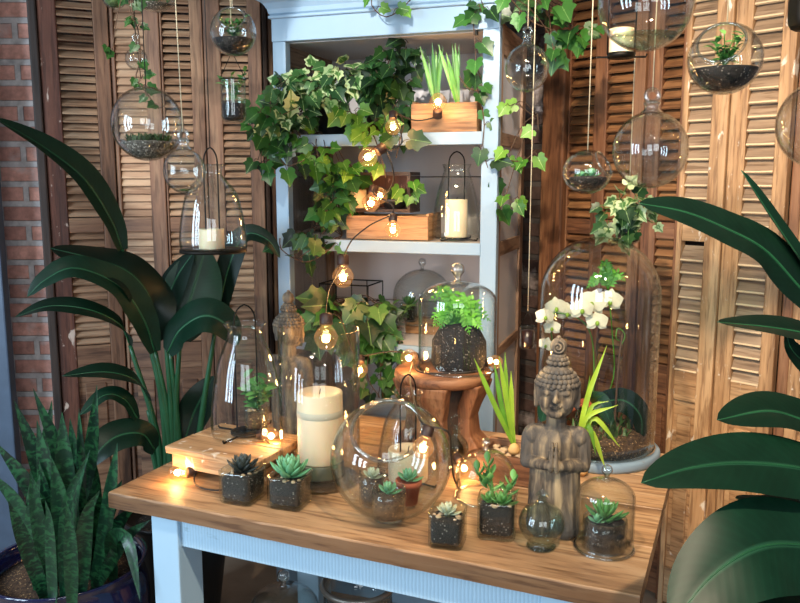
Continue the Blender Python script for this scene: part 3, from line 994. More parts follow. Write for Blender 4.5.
# square jars along the front
def rd(t, z, mat='succd', R=.05, n=28, up=(8, 80), ratio=.40):
    b = MB(); rosette(b, (0, 0, z + .004), R, n, up, ratio); b.build('rosette', M[mat], t)
def js(px, py, w):
    q = on(px, py); return q, rad_px(q, w)
q, h_ = js(243.5, 499, 37); cube_jar('black-leaved rosette in a square glass jar beside the riser', q, h_, .088, lambda t, z: rd(t, z, 'succd', .055, 30, (12, 80)), rot=-.35)
q, h_ = js(290.5, 504, 37); cube_jar('pointed mint-green rosette in a square glass jar before the tall candle', q, h_, .085, lambda t, z: rd(t, z, 'succ', .068, 34, (15, 88), .38), rot=-.3)
q, h_ = js(447.5, 543, 35); cube_jar('pale flat rosette in a square glass jar with grey soil', q, h_, .082, lambda t, z: rd(t, z, 'succp', .034, 20, (5, 75), .5), rot=-.25)
def jade(t, z):
    b = MB(); lv, st = MB(), MB()
    rosette(b, (.012, -.008, z), .04, 16, (5, 60), .5)
    rosette(b, (-.02, .0, z), .032, 12, (5, 60), .5)
    b.build('rosette', M['succj'], t)
    for (x, y, hh, lean) in ((-.01, 0, .10, -.3), (-.005, .004, .075, -.9), (.012, 0, .06, .5)):
        e = Vector((x + lean * .05, y, z + hh))
        st.tube(curve([(x, y, z - .005), (x + lean * .015, y, z + hh * .5), e], 8), .003, 6)
        for k in range(7):
            a = k * 2.4; f = k / 6
            c = Vector((x, y, z)).lerp(e, .35 + .65 * f)
            fat_leaf(lv, c, (math.cos(a), math.sin(a) * .8, .35 + f), (0, 0, 1), .034 - .008 * f, .017, .007, RN.random())
    lv.build('leaves', M['succj'], t); st.build('stems', M['gstem'], t)
q, h_ = js(497, 534, 38); cube_jar('tall jade plant leaning out of a square glass jar before the carved statue', q, h_, .095, jade, rot=-.2)

# slanted glass fishbowl and what is in it
pb = on(391, 514); pb.y += .0
Rb = rad_px(pb, 122) * .985
t = thing('slanted_fishbowl', 'large round glass fishbowl with a slanted opening', 'bowl', pb)
ax = Vector((-.06, -.62, .78)).normalized()
rotm = ax.to_track_quat('Z', 'Y').to_matrix().to_4x4()
cc = Vector((0, 0, Rb * .955))
al = math.asin(.56)
pr = []
n = 30
for i in range(n + 1):
    a = PI - (PI - al) * i / n                       # from the pole opposite the opening
    pr.append((Rb * math.sin(a) if i else 0.0, Rb * math.cos(a)))
pr.append((Rb * math.sin(al) + .002, Rb * math.cos(al) + .005))
g = MB(); glass_lathe(g, pr, .0035, 64, Matrix.Translation(cc) @ rotm)
for i, v in enumerate(g.v):                          # flattened where it stands
    if v.z < .0:
        v.z = 0.0
    elif v.z < .004 and (v - cc).length < Rb - .002:
        v.z = .004
g.build('bowl_glass', M['glass'], t)
rm = rotm.to_3x3()
MB().tube(ring_pts(cc + ax * (Rb * math.cos(al) + .004), Rb * math.sin(al), 56, rm), .0055, 8).build('opening_rim', M['rim'], t)
zin = .014
def tiny(mat, R):
    return lambda t, z: rd(t, z, mat, R, 16, (8, 75), .5)
pi_ = Vector((pb.x, pb.y, TOP + zin))
SGJ = 'little pots inside the slanted fishbowl'
round_jar('little round glass of gritty soil with a flat rosette at the bottom of the fishbowl', pi_ + Vector((-.005, -.055, 0)), .042, .078, tiny('succ', .036), 'bsoil', SGJ)
round_jar('little glass with a bluish rosette behind another in the fishbowl', pi_ + Vector((-.048, .028, .0)), .034, .088, tiny('succp', .034), 'bsoil', SGJ)
t = thing('succulent_pot', 'small terracotta pot with a green rosette inside the fishbowl', 'potted plant', pi_ + Vector((.045, .03, .002)), 0, SGJ)
MB().lathe([(0, 0), (.022, 0), (.03, .05), (.034, .05), (.034, .064), (.030, .064), (.027, .05), (0, .05)], 28).build('pot', M['terra'], t)
rd(t, .056, 'succ', .04, 16, (5, 70), .5)

# bell lantern behind the bowl with a squat candle
p = on(408, 482)
bell_lantern('bell lantern with squat candle standing behind the slanted fishbowl', p, .088, at(408, 392, p.y).z - TOP, .035, .043, .05, turn=.2)
candle('squat cream candle in the lantern behind the fishbowl', p + Vector((0, 0, .012)), rad_px(p, 40), .085)

# small decanter with ring stopper
p = on(456, 462)
t = thing('decanter', 'small clear decanter with a ring stopper behind the fishbowl', 'bottle', p)
hh = at(455, 428, p.y).z - TOP
glass_lathe(MB(), [(0, 0)] + smooth_prof([(.028, 0), (.036, .02), (.036, hh * .55), (.016, hh * .8), (.014, hh * .95), (.019, hh)], 20), .0025, 28).build('bottle_glass', M['gglass'], t)
MB().torus((0, 0, hh + .0235), .016, .005, Matrix.Rotation(PI / 2, 4, 'X'), 24, 8).lathe([(0, hh - .015), (.011, hh - .015), (.012, hh + .004), (.004, hh + .010), (0, hh + .010)], 16).build('ring_stopper', M['gglass'], t)

# dome cloche over nothing (round, low)
p = on(485, 497); cloche('low round empty cloche behind the pale rosette jar', p, rad_px(p, 59), at(485, 449, p.y).z - TOP, .011, square=.1, group='glass cloches')

# little flask
p = on(541, 547)
t = thing('glass_flask', 'small round empty flask with flared foot before the carved statue', 'bottle', p)
r = rad_px(p, 46)
glass_lathe(MB(), [(0, .004)] + smooth_prof([(r * .60, 0), (r * .66, .006), (r * .5, .014), (r * .8, .030), (r, .058), (r * .82, .088), (r * .45, .102), (r * .22, .110), (r * .2, .122), (r * .3, .128)], 34), .0025, 40).build('flask_glass', M['thickglass'], t)
MB().torus((0, 0, .131), .0075, .003, Matrix.Rotation(PI / 2, 4, 'X'), 20, 8).build('loop', M['gglass'], t)

# cloche with succulent at the corner
p = on(604, 548)
r = rad_px(p, 57)
cloche('small cloche over a succulent at the table corner', p, r, at(604, 479, p.y).z - TOP, .0125, square=.35, group='glass cloches')
def spiky(t, z):
    b = MB(); rosette(b, (0, 0, z), .058, 24, (8, 85), .3); b.build('rosette', M['succj'], t)
    c = MB(); rosette(c, (-.022, -.012, z), .026, 14, (5, 75), .5); c.build('small_rosette', M['succ'], t)
round_jar('spiky green succulent in a round soil jar under the corner cloche', p + Vector((0, 0, .001)), r * .76, .072, spiky, 'soil', fill=.92)

# carved stump pedestal
p = on(442, 447)
ht = at(442, 370, p.y - .02).z - TOP
rtop = rad_px(Vector((p.x, p.y, TOP + ht)), 97)
t = thing('carved_pedestal', 'round carved wooden pedestal with arched legs under the fern cloche', 'pedestal', p, .35)
MB().lathe([(0, ht - .035), (rtop * .93, ht - .035), (rtop * .98, ht - .028), (rtop, ht - .015), (rtop * .985, ht - .004), (rtop * .95, ht), (0, ht)], 48).build('pedestal_top', M['owoodX'], t)
lg = []
for k in range(4):
    a = PI / 4 + k * PI / 2
    b = MB(); c, s = math.cos(a), math.sin(a)
    Mx = Matrix.Rotation(a, 4, 'Z')
    vs, fs = [], []
    ss = [(rtop * .95, .14, ht - .03), (rtop * .90, .125, ht - .06), (rtop * .76, .10, ht - .11), (rtop * .70, .09, ht * .45), (rtop * .74, .095, ht * .24), (rtop * .92, .11, .03), (rtop * .93, .115, 0)]
    for r0, w, z in ss:
        for dx, dy in ((-.05, -w / 2), (0, -w / 2), (0, w / 2), (-.05, w / 2)):
            vs.append((r0 + dx, dy, z))
    for i in range(len(ss) - 1):
        for j in range(4):
            j2 = (j + 1) % 4
            fs.append((i * 4 + j, i * 4 + 4 + j, i * 4 + 4 + j2, i * 4 + j2))
    fs.append((0, 1, 2, 3)); e = (len(ss) - 1) * 4; fs.append((e + 3, e + 2, e + 1, e))
    b.add(vs, fs, False, Mx)
    b.build('leg', M['owoodZ'], t, bevel=.006)
MB().lathe([(0, .02), (rtop * .6, .02), (rtop * .56, .05), (rtop * .56, ht - .10), (rtop * .66, ht - .05), (0, ht - .04)], 24).build('inner_core', M['darkZ'], t)
PT = TOP + ht
pf = Vector((on(457, 369, PT).x, p.y, PT))
rf = rad_px(pf, 77)
cloche('large fern cloche with ball knob on the carved pedestal', pf, rf, at(457, 281, pf.y).z - PT, .021, square=.5, group='glass cloches')
t = thing('potted_fern', 'bright fern in a dark soil block under the large cloche', 'potted plant', pf + Vector((.006, 0, .001)))
hf = at(457, 322, pf.y).z - PT
MB().lathe([(0, 0), (rf * .62, 0), (rf * .72, .02), (rf * .7, hf * .6), (rf * .5, hf * .9), (0, hf)], 28).build('soil', M['soil'], t)
ff = MB()
for k in range(26):
    a = k * 2.4; l = RN.uniform(.5, .86) * rf
    z0 = hf * RN.uniform(.85, 1)
    tip = Vector((math.cos(a) * l, math.sin(a) * l, z0 + RN.uniform(-.03, .075)))
    frond(ff, [Vector((0, 0, z0 - .01)) + pf, Vector((tip.x * .5, tip.y * .5, max(z0, tip.z) + .035)) + pf, tip + pf], .05, RN.uniform(.2, .9), 12)
ff.build('fronds', M['fern'], t, off=pf + Vector((.006, 0, .001)))

# spring bulbs in a wooden trough behind the statue
p = on(507, 484)
tr_ang = math.radians(-23)
t = thing('planter_trough', 'low wooden trough of soil behind the carved statue', 'planter', p, tr_ang)
MB().box((-.01, .0, .04), (.155, .015, .08)).build('side_board', M['owoodX'], t, bevel=.003)
MB().box((-.01, .12, .045), (.155, .015, .09)).build('side_board', M['owoodX'], t, bevel=.003)
for x in (-.08, .06):
    MB().box((x, .06, .04), (.015, .105, .08)).build('end_board', M['owoodY'], t, bevel=.003)
MB().box((-.01, .06, .038), (.123, .104, .064)).build('soil', M['bsoil'], t)
for k in range(26):
    MB().ball((RN.uniform(-.065, .045), RN.uniform(.015, .105), .071), RN.uniform(.007, .012), 7, 5, (1.4, 1, .5), None, .5, (0, 0, RN.uniform(0, 3))).build('wood_chip', M['pebble'], t)
TRM = Matrix.Translation(p) @ Matrix.Rotation(tr_ang, 4, 'Z')
def bulb_plant(label, base, tips, group, mat='bulbleaf', w=.014, bulb=.018):
    t = thing('bulb_plant', label, 'potted plant', base, 0, group)
    MB().lathe(smooth_prof([(bulb * .5, 0), (bulb, bulb * .6), (bulb * .8, bulb * 1.3), (bulb * .3, bulb * 1.8), (0.0, bulb * 1.9)], 14), 18).build('bulb', M['bulbskin'], t)
    for e, mid in tips:
        b = MB()
        b.blade([base + Vector((0, 0, bulb * 1.5)), mid, e], w, None, lambda u: .75 + .25 * math.sin(PI * u) if u < .75 else max(.05, (1 - u) * 3.6), .3, 16, 3, tint=RN.random())
        b.build('leaf', M[mat], t, off=base)
    return t
GB = 'spring bulbs sprouting green leaves'
b0 = TRM @ Vector((.005, .05, .070))
Y = b0.y
def tp(px, py, dy=0):
    return at(px, py, Y + dy)
bulb_plant('sprouting bulb with tall yellow-green leaves in the trough beside the statue', b0, [
    (tp(474, 358), tp(496, 408)), (tp(499, 356), tp(508, 410)), (tp(511, 371), tp(512, 420)), (tp(505, 352, .02), tp(507, 400, .01)), (tp(494, 362, .03), tp(503, 412, .01))], GB)
bz = on(583, 478); b1 = Vector((bz.x, bz.y + .02, TOP))
Y = b1.y
bulb_plant('sprouting bulb with splayed yellow-green leaves in the gap between statue and orchid dome', b1, [
    (tp(607, 345, -.03), tp(584, 410, -.02)), (tp(598, 368, -.02), tp(582, 420, -.02)), (tp(609, 401, -.04), tp(590, 410, -.03)), (tp(618, 405, -.05), tp(585, 420, -.03)),
    (tp(620, 447, -.05), tp(592, 418, -.03)), (tp(606, 470, -.06), tp(590, 430, -.04)), (tp(596, 455, -.06), tp(588, 425, -.04)), (tp(590, 375, 0), tp(584, 425, 0))], GB)
# ------------------------------------------------------------------ kneeling carved statue
sp = on(553, 531); sp.y += .0
t = thing('buddha_statue', 'weathered carved statue of a praying kneeling buddha with beaded hair', 'statue', sp, math.radians(-14))
hs = at(553, 335, sp.y).z - TOP
b = MB()
b.lathe(smooth_prof([(0.0, 0.0), (.046, 0), (.055, .012), (.058, .05), (.060, .10), (.058, .135), (.052, .165), (0.0, .172)], 26), 32, Matrix.Diagonal((1.02, .82, 1, 1)), sq=3)
for s in (-1, 1):
    b.capsule((s * .028, -.012, .13), (s * .030, -.030, .03), .030, .033)          # thighs folding down to the knees
    b.capsule((s * .03, .02, .026), (s * .03, -.03, .028), .024, .026)
    b.ball((s * .052, .004, .232), .0265, 16, 12, (1, .95, .95))                     # shoulder
    b.capsule((s * .062, .004, .226), (s * .066, -.006, .172), .0195, .017)          # upper arm
    b.capsule((s * .066, -.008, .170), (s * .016, -.056, .180), .0165, .012)         # forearm
    for k in range(4):                                                                # joined hands: palm and fingers
        y = -.058 - .0 * k + (k - 1.5) * .0075
        b.capsule((s * .0055, y, .182), (s * .0045, y + .004, .224 + (.006 if k in (1, 2) else 0)), .0052, .0036, 8)
    b.capsule((s * .008, -.046, .185), (s * .010, -.040, .205), .005, .004, 8)       # thumb
    b.ball((s * .007, -.058, .18), .012, 12, 8, (.7, 1.3, 1.4))
    b.ball((s * .0485, .004, .345), .012, 10, 8, (.5, .9, 1.9))                       # ear
    b.capsule((s * .0495, .0, .335), (s * .047, -.004, .306), .0055, .0065, 8)       # long lobe
    b.capsule((s * .008, -.0505, .3555), (s * .032, -.0405, .356), .0032, .0024, 8)  # brow
    b.ball((s * .0185, -.0435, .345), .0095, 14, 10, (1.35, .75, .75))                # closed eye
    b.capsule((s * .008, -.0500, .343), (s * .029, -.0430, .3425), .0014, .0012, 8)  # lid line
    b.ball((s * .022, -.034, .322), .018, 12, 10, (1, .8, 1))                          # cheek
    b.ball((s * .004, -.0535, .3295), .0052, 10, 8)                                   # nostril
b.ball((0, .004, .205), .06, 24, 16, (1.0, .70, .98))
b.ball((0, .0, .170), .05, 20, 14, (1.03, .78, .7))
b.capsule((-.05, .006, .238), (.05, .006, .238), .020, .020)
b.capsule((0, .004, .235), (0, .0, .30), .0245, .023)
b.ball((0, -.002, .342), .05, 28, 20, (1.0, .98, 1.12))                              # skull
b.ball((0, -.012, .317), .039, 20, 14, (1.06, .92, 1.0))                               # jaw
b.ball((0, -.040, .296), .0125, 12, 8, (1.2, .9, .8))                                 # chin
b.capsule((0, -.049, .352), (0, -.0585, .331), .0038, .0062, 10)                      # nose
b.capsule((-.011, -.0478, .3155), (.011, -.0478, .3155), .003, .003, 8)
b.ball((0, -.0495, .3165), .0042, 10, 8, (2.1, 1, .65)); b.ball((0, -.0487, .3115), .0042, 10, 8, (1.7, 1, .8))
zs = hs / .470
def fin(mb, name, mat):
    for v in mb.v:
        v.z *= zs
    return mb.build(name, mat, t)
o = fin(b, 'carved_figure', M['stone'])
m = o.modifiers.new('remesh', 'REMESH'); m.mode = 'VOXEL'; m.voxel_size = .0017; m.use_smooth_shade = True
m = o.modifiers.new('smooth', 'SMOOTH'); m.factor = .5; m.iterations = 1
h = MB()
for lev, (zc, n, ph) in enumerate(((.360, 26, 0), (.3695, 25, .5), (.379, 22, 0), (.388, 18, .5), (.396, 13, 0))):
    zz = (zc - .342) / (.05 * 1.12)
    q = math.sqrt(max(0, 1 - zz * zz))
    for k in range(n):
        a = 2 * PI * (k + ph) / n
        x, y = math.cos(a) * .0505 * q, math.sin(a) * .050 * q
        if lev == 0 and y < -.03 and abs(x) < .02:
            pass
        h.ball((x, y - .001, zc), .0068, 8, 6)
h.ball((0, -.001, .388), .03, 20, 12, (1, 1, .6))
for zc, R, n in ((.407, .022, 14), (.4155, .019, 12)):
    for k in range(n):
        a = 2 * PI * k / n
        h.ball((math.cos(a) * R, math.sin(a) * R, zc), .0058, 8, 6)
h.ball((0, 0, .409), .021, 16, 10, (1, 1, .7))
fin(h, 'beaded_hair', M['stone'])
u = MB()
u.lathe(smooth_prof([(.017, .414), (.0185, .421), (.0165, .427), (.0, .428)], 10), 20)
u.ball((0, 0, .444), .0195, 20, 14, (1, .85, 1.05))
sp_pts = []
for k in range(46):
    a = k * .27; r = .0155 - .0145 * k / 45
    sp_pts.append((r * math.sin(a), -.0150 - .004 * (k / 45), .444 + r * math.cos(a)))
u.tube(sp_pts, .0026, 7)
u.ball((0, -.002, .464), .006, 10, 8)
fin(u, 'spiral_topknot', M['stone'])
stat2 = copy_tree(t)
q = on(291, 432)
zt = at(291, 303, q.y).z
stat2.location = (q.x, q.y, TOP); stat2.rotation_euler = (0, 0, math.radians(160))
stat2['label'] = 'second carved statue, only its spiral topknot rising between the lantern and the glass cylinder'

# ------------------------------------------------------------------ big orchid dome
od = on(594, 452)
rO = rad_px(od, 116) * .985
t = thing('dome_base', 'round whitewashed wooden base under the tall orchid dome', 'tray', od)
MB().lathe([(0, 0), (rO * 1.08, 0), (rO * 1.10, .006), (rO * 1.10, .022), (rO * 1.07, .028), (0, .028)], 56).build('base_disc', M['paintX'], t)
zb = TOP + .0285
hd = at(592, 236, od.y).z - zb
cloche('tall wide glass dome over white orchids', Vector((od.x, od.y, zb)), rO, hd, 0, square=.0, mat='glass', group='glass cloches')
Y = od.y
tb = Vector((od.x, od.y, zb))
t = thing('moss_bed', 'dark mossy soil mound with leaves under the orchid dome', 'moss', tb)
s = MB()
s.lathe([(0, 0), (rO * .9, 0), (rO * .92, .02), (rO * .75, .045), (rO * .4, .06), (0, .062)], 36)
for v in s.v:
    v.z *= 1 + .25 * math.sin(40 * v.x) * math.cos(37 * v.y)
s.build('soil_mound', M['bsoil'], t)
hb = MB()
for k in range(70):
    a = RN.uniform(0, 6.28); r = RN.uniform(0, .75) * rO
    p0 = Vector((r * math.cos(a), r * math.sin(a), .04))
    tuft(hb, p0, 3, RN.uniform(.03, .09), .012, .8)
hb.build('ferny_moss', M['dherb'], t)
# two orchid plants
def orchid(label, base, stemp, flowers, leaves, buds=()):
    t = thing('orchid', label, 'flower', base, 0, 'orchids under the tall dome')
    MB().lathe([(0, 0), (.034, 0), (.044, .066), (.048, .066), (.048, .078), (.042, .078), (.038, .06), (0, .06)], 26).build('terracotta_pot', M['terra'], t)
    C = curve(stemp, 24)
    MB().tube(C, .0022, 7).build('flower_stem', M['gstem'], t, off=base)
    MB().tube([base + Vector((.006, .01, .05)), Vector((base.x + .012, base.y + .02, stemp[min(2, len(stemp) - 1)].z))], .003, 7).build('support_stick', M['stem'], t, off=base)
    for (c, size) in flowers:
        f = MB(); tocam = (CAM - c).normalized() + Vector((RN.uniform(-.4, .4), 0, RN.uniform(-.3, .1))); tocam.normalize()
        X = tocam.cross(Vector((0, 0, 1))).normalized(); U = X.cross(tocam).normalized(); r0 = RN.uniform(-.3, .3)
        for k, (ang, wd, ln) in enumerate(((90, .72, .95), (210, .7, .95), (330, .7, .95), (20, 1.15, 1.0), (160, 1.15, 1.0))):
            a = math.radians(ang) + r0
            d = X * math.cos(a) + U * math.sin(a)
            z = tocam * (.004 if k > 2 else 0)
            f.blade([c + z, c + z + d * size * .5 * ln - tocam * size * .05, c + z + d * size * ln - tocam * size * .2], size * wd, tocam, lambda u: max(.08, math.sin(PI * u ** .85) ** .9) if u < 1 else 0, .06, 9, 4, tint=.8, droop=.1)
        f.build('flower', M['petal'], t, off=base)
        l = MB(); l.ball(c + tocam * .006 - U * size * .12, size * .17, 10, 8, (1, 1, 1.3)); l.build('flower_lip', M['bulbleaf'], t, off=base)
    for pts, w, n in leaves:
        b = MB(); b.blade(pts, w, n, lambda u: (math.sin(PI * u ** .8) ** .5) if 0 < u < 1 else 0, .12, 18, 6, tint=RN.random())
        b.build('leaf', M['strel'], t, off=base)
    if buds:
        m = MB()
        for c in buds:
            m.ball(c, .008, 10, 8, (1, 1, 1.35))
        m.build('buds', M['bulbleaf'], t, off=base)
    return t
def ap_(px, py, dy=0):
    return at(px, py, Y + dy)
o1 = Vector((ap_(594, 430, .0).x, Y + .03, zb + .045))
orchid('white orchid with large open blooms on an arching stem in the tall dome', o1,
       [o1 + Vector((0, 0, .06)), ap_(594, 370, .02), ap_(591, 335), ap_(578, 318, -.02), ap_(556, 313, -.03), ap_(545, 316, -.03)],
       [(ap_(592, 303, -.05), .044), (ap_(610, 301, -.03), .040), (ap_(582, 310, -.07), .038), (ap_(597, 322, -.06), .036)],
       [([o1 + Vector((0, 0, .07)), ap_(622, 400, -.02), ap_(640, 415, -.03), ap_(642, 438, -.03)], .075, None), ([o1 + Vector((0, 0, .07)), ap_(600, 402, -.06), ap_(612, 425, -.08)], .06, None)])
o2 = Vector((ap_(561, 430).x, Y + .0, zb + .045))
orchid('white orchid with smaller clustered blooms at the dome wall', o2,
       [o2 + Vector((0, 0, .06)), ap_(556, 380, .03), ap_(553, 345, .02), ap_(548, 318, -.01), ap_(542, 310, -.02)],
       [(ap_(556, 308, -.03), .036), (ap_(545, 317, -.04), .032), (ap_(567, 313, -.02), .034), (ap_(552, 328, -.02), .028), (ap_(546, 345, -.02), .026)],
       [([o2 + Vector((0, 0, .07)), ap_(549, 400, -.05), ap_(541, 422, -.06)], .055, None)])
tw = thing('bare_twig', 'thin dark upright twig with a curled tendril in the tall dome', 'twig', ap_(614, 425, -.02))
MB().tube(curve([ap_(614, 436, -.02), ap_(616, 400, -.02), ap_(619, 360, -.02), ap_(623, 331, -.02)], 14), .0035, 7).build('stick', M['stem'], tw, off=Vector(tw.location))
MB().tube(curve([ap_(621, 346, -.02), ap_(625, 335, -.03), ap_(618, 328, -.03), ap_(616, 338, -.03), ap_(620, 341, -.02)], 18), .0016, 6).build('tendril', M['gstem'], tw, off=Vector(tw.location))
t = thing('ivy_reflection_spray', 'feathery green spray added to imitate ivy reflected in the tall dome', 'fern', o1 + Vector((.02, .07, .0)))
fm = MB()  # fronds modelled in place of ivy reflected in the dome glass
base = o1 + Vector((.02, .07, 0))
for k in range(9):
    e = ap_(RN.uniform(585, 632), RN.uniform(258, 292), RN.uniform(0, .08))
    frond(fm, [ap_(608, 290, .06), ap_(610, 268, .05).lerp(e, .4), e], .045, RN.uniform(.1, .5), 12)
fm.tube(curve([base, ap_(613, 380, .08), ap_(612, 330, .08), ap_(608, 290, .06)], 14), .0018, 6)
fm.build('fronds', M['fern'], t, off=base)
# ------------------------------------------------------------------ in the cabinet
def cab_on(px, py, z, back=None):
    """point on a shelf seen at pixel column px, 'back' metres behind the cabinet front"""
    d = ray(px, py)
    # plane through the shelf parallel to the front
    o = cabpt(0, back, 0); n = Vector((math.sin(-CA), math.cos(CA), 0))
    k = (o - CAM).dot(n) / d.dot(n)
    p = CAM + d * k
    return Vector((p.x, p.y, z))
S1, S2, S3 = 1.7616, 1.3816, 1.0016

def crate(name, label, px0, px1, py, z, back, depth, h, mat='crate', group=None, th=.012, nb=1, backh=None):
    a, b = cab_on(px0, py, z, back), cab_on(px1, py, z, back)
    w = (b - a).length
    t = thing(name, label, 'crate', a, CA, group)
    for k in range(nb):
        hh = h / nb
        MB().box((w / 2, th / 2, hh * (k + .5)), (w, th, hh - .002), jit=.001).build('front_board', M[mat + 'X'], t, bevel=.002)
        MB().box((w / 2, depth - th / 2, hh * (k + .5)), (w, th, hh - .002), jit=.001).build('back_board', M[mat + 'X'], t, bevel=.002)
    for x in (th / 2, w - th / 2):
        MB().box((x, depth / 2, h / 2 + .004), (th, depth - th * 2 - .001, h + .008), jit=.001).build('end_board', M[mat + 'Y'], t, bevel=.002)
    MB().box((w / 2, depth / 2, .008), (w - th * 2 - .002, depth - th * 2 - .002, .012)).build('base_board', M[mat + 'X'], t)
    return t, a, w
# top shelf: crate with two clumps of shoots
t, a, w = crate('wooden_crate', 'pale wooden crate with green shoots on the top shelf', 411, 477, 130, S1, .03, .16, .10, group='wooden crates in the cabinet')
MB().box((w / 2, .08, .045), (w - .03, .13, .06)).build('soil', M['soil'], t)
for lab, cx, tips in (('slim clump of straight green shoots standing in the crate', 437, [(420, 46), (424, 62), (432, 42), (436, 50), (440, 44), (443, 46), (428, 54)]),
                      ('leaning clump of green shoots with white base in the crate', 458, [(438, 44), (446, 52), (452, 43), (455, 43), (459, 44), (448, 60)])):
    c = cab_on(cx, 112, S1 + .075, .09)
    q = thing('bulb_plant', lab, 'potted plant', c, 0, GB)
    MB().lathe(smooth_prof([(.008, 0), (.011, .012), (.006, .03), (.0, .032)], 10), 14).build('bulb', M['bulbskin'], q)
    for (x, y) in tips:
        e = at(x, y, c.y + RN.uniform(-.02, .02))
        mid = c.lerp(e, .5) + Vector((RN.uniform(-.005, .005), 0, 0))
        m = MB(); m.blade([c + Vector((0, 0, .02)), mid, e], .017, None, lambda u: .8 if u < .7 else max(.05, .8 * (1 - u) * 3.3), .35, 12, 3, tint=RN.random())
        m.build('leaf', M['shoot'], q, off=c)
# dark pots of the big ivies
def ivy_pot(label, px, z, back, r, h, mat):
    c = cab_on(px, 130, z, back)
    t = thing('potted_ivy', label, 'ivy', c, 0, 'ivies trailing from the cabinet')
    MB().lathe([(0, 0), (r * .8, 0), (r, h * .9), (r * 1.06, h * .92), (r * 1.06, h), (r * .95, h), (r * .9, h * .85), (0, h * .85)], 28).build('pot', M[mat], t)
    return t, c
def finish(t, c, lv, st, mat):
    lv.build('foliage', M[mat], t, off=c); st.build('vines', M['stem'], t, off=c)
t, c = ivy_pot('variegated ivy in a black pot spilling over the top shelf', 333, S1, .13, .062, .10, 'blackpot')
lv, st = MB(), MB()
Yv = c.y - .10
for px, py, rx, rz, n in ((295, 92, .06, .04, 20), (315, 82, .07, .04, 26), (345, 78, .07, .04, 28), (300, 112, .05, .05, 14), (278, 118, .06, .04, 14), (330, 95, .05, .04, 10)):
    q = at(px, py, Yv - (.10 if px < 292 else 0)); ivy_mass(lv, st, q, (rx, .06, rz), n, .056, None, c + Vector((0, 0, .1)))
finish(t, c, lv, st, 'ivyv')
t, c = ivy_pot('dark-leaved ivy in a tall brown pot at the middle of the top shelf', 378, S1, .12, .05, .12, 'socket')
lv, st = MB(), MB(); Yv = c.y - .07
for px, py, rx, rz, n in ((385, 85, .08, .07, 44), (395, 60, .06, .05, 18), (402, 105, .05, .05, 14), (370, 75, .05, .04, 14), (408, 48, .04, .02, 6), (398, 128, .035, .035, 7)):
    q = at(px, py, Yv); ivy_mass(lv, st, q, (rx, .05, rz), n, .054, None, c + Vector((0, 0, .12)))
for k in range(1):
    ivy_vine(lv, st, [c + Vector((0, -.04, .11)), at(402, 118, Yv - .05), at(400, 140, Yv - .12), at(396, 158, Yv - .13)], .07, .06)
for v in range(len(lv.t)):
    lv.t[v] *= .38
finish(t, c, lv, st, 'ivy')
# bright trailing ivies hanging over the shelf edges
def trailing(label, root, masses, vines, size=.05, mat='ivyl', tint=None):
    t = thing('trailing_ivy', label, 'ivy', root, 0, 'ivies trailing from the cabinet')
    lv, st = MB(), MB()
    for (q, rx, rz, n) in masses:
        ivy_mass(lv, st, q, (rx, .035, rz), n, size, tint, root)
    for pts in vines:
        ivy_vine(lv, st, pts, size, size * .95, tint=tint)
    finish(t, Vector(root), lv, st, mat)
    return t
Yf = cabpt(.3, -.05, 0).y
r0 = cab_on(362, 130, S1 + .01, .05)
trailing('bright young ivy hanging over the top shelf edge', r0, [(at(352, 113, r0.y - .05), .04, .04, 9), (at(377, 136, r0.y - .07), .045, .03, 13), (at(366, 125, r0.y - .06), .04, .03, 6)],
         [[r0, at(372, 133, r0.y - .08), at(382, 160, r0.y - .09), at(386, 178, r0.y - .09)]], .052)
r0 = cab_on(318, 130, S1 + .01, .05)
trailing('lime-green ivy curtain below the top shelf over the grey planks', r0, [(at(322, 158, r0.y - .07), .06, .03, 11), (at(345, 166, r0.y - .07), .06, .025, 11)],
         [[r0, at(316, 145, r0.y - .08), at(322, 170, r0.y - .08)]], .055)
r0 = cab_on(342, 232, S2 + .01, .05)
trailing('deep green ivy cascade before the candle box on the middle shelf', r0, [(at(337, 190, r0.y - .04), .035, .06, 20), (at(331, 212, r0.y - .04), .035, .06, 18), (at(314, 230, r0.y - .07), .05, .025, 11), (at(345, 180, r0.y - .03), .03, .03, 7)],
         [[r0, at(326, 252, r0.y - .08), at(305, 262, r0.y - .09), at(282, 250, r0.y - .1), at(280, 238, r0.y - .1)], [r0, at(310, 250, r0.y - .08), at(300, 258, r0.y - .08)]], .055, 'ivy', None)
r0 = at(276, 110, cabpt(0, -.06, 0).y)
trailing('ivy climbing down outside the cabinet front post', r0, [(at(268, 112, r0.y - .03), .05, .05, 15), (at(264, 130, r0.y - .03), .05, .03, 10), (at(290, 138, r0.y - .03), .05, .04, 13), (at(268, 160, r0.y - .03), .035, .025, 6), (at(285, 85, r0.y - .0), .03, .03, 6)],
         [[r0, at(275, 140, r0.y - .04), at(285, 165, r0.y - .04), at(305, 160, r0.y - .05)], [r0, at(262, 150, r0.y - .04), at(262, 168, r0.y - .04)]], .055, 'ivy', None)
r0 = at(470, -6, cabpt(.6, -.07, 0).y)
Yr = r0.y
trailing('long dark vine hanging down past the crate at the cabinet front', r0, [(at(485, 12, Yr), .025, .02, 4)],
         [[r0, at(474, 30, Yr), at(476, 60, Yr), at(478, 90, Yr), at(484, 120, Yr), at(483, 150, Yr), at(490, 175, Yr), at(490, 190, Yr), at(498, 208, Yr)],
          [at(476, 60, Yr), at(481, 80, Yr), at(477, 68, Yr)], [at(482, 92, Yr), at(468, 88, Yr), at(459, 76, Yr)]], .058, 'ivy', None)
r0 = at(372, -8, cabpt(.4, -.09, 0).y)
trailing('short ivy sprig looping over the cabinet cornice', r0, [], [[r0, at(372, 6, r0.y), at(385, 17, r0.y), at(400, 10, r0.y), at(412, -2, r0.y)]], .045, 'ivyl')
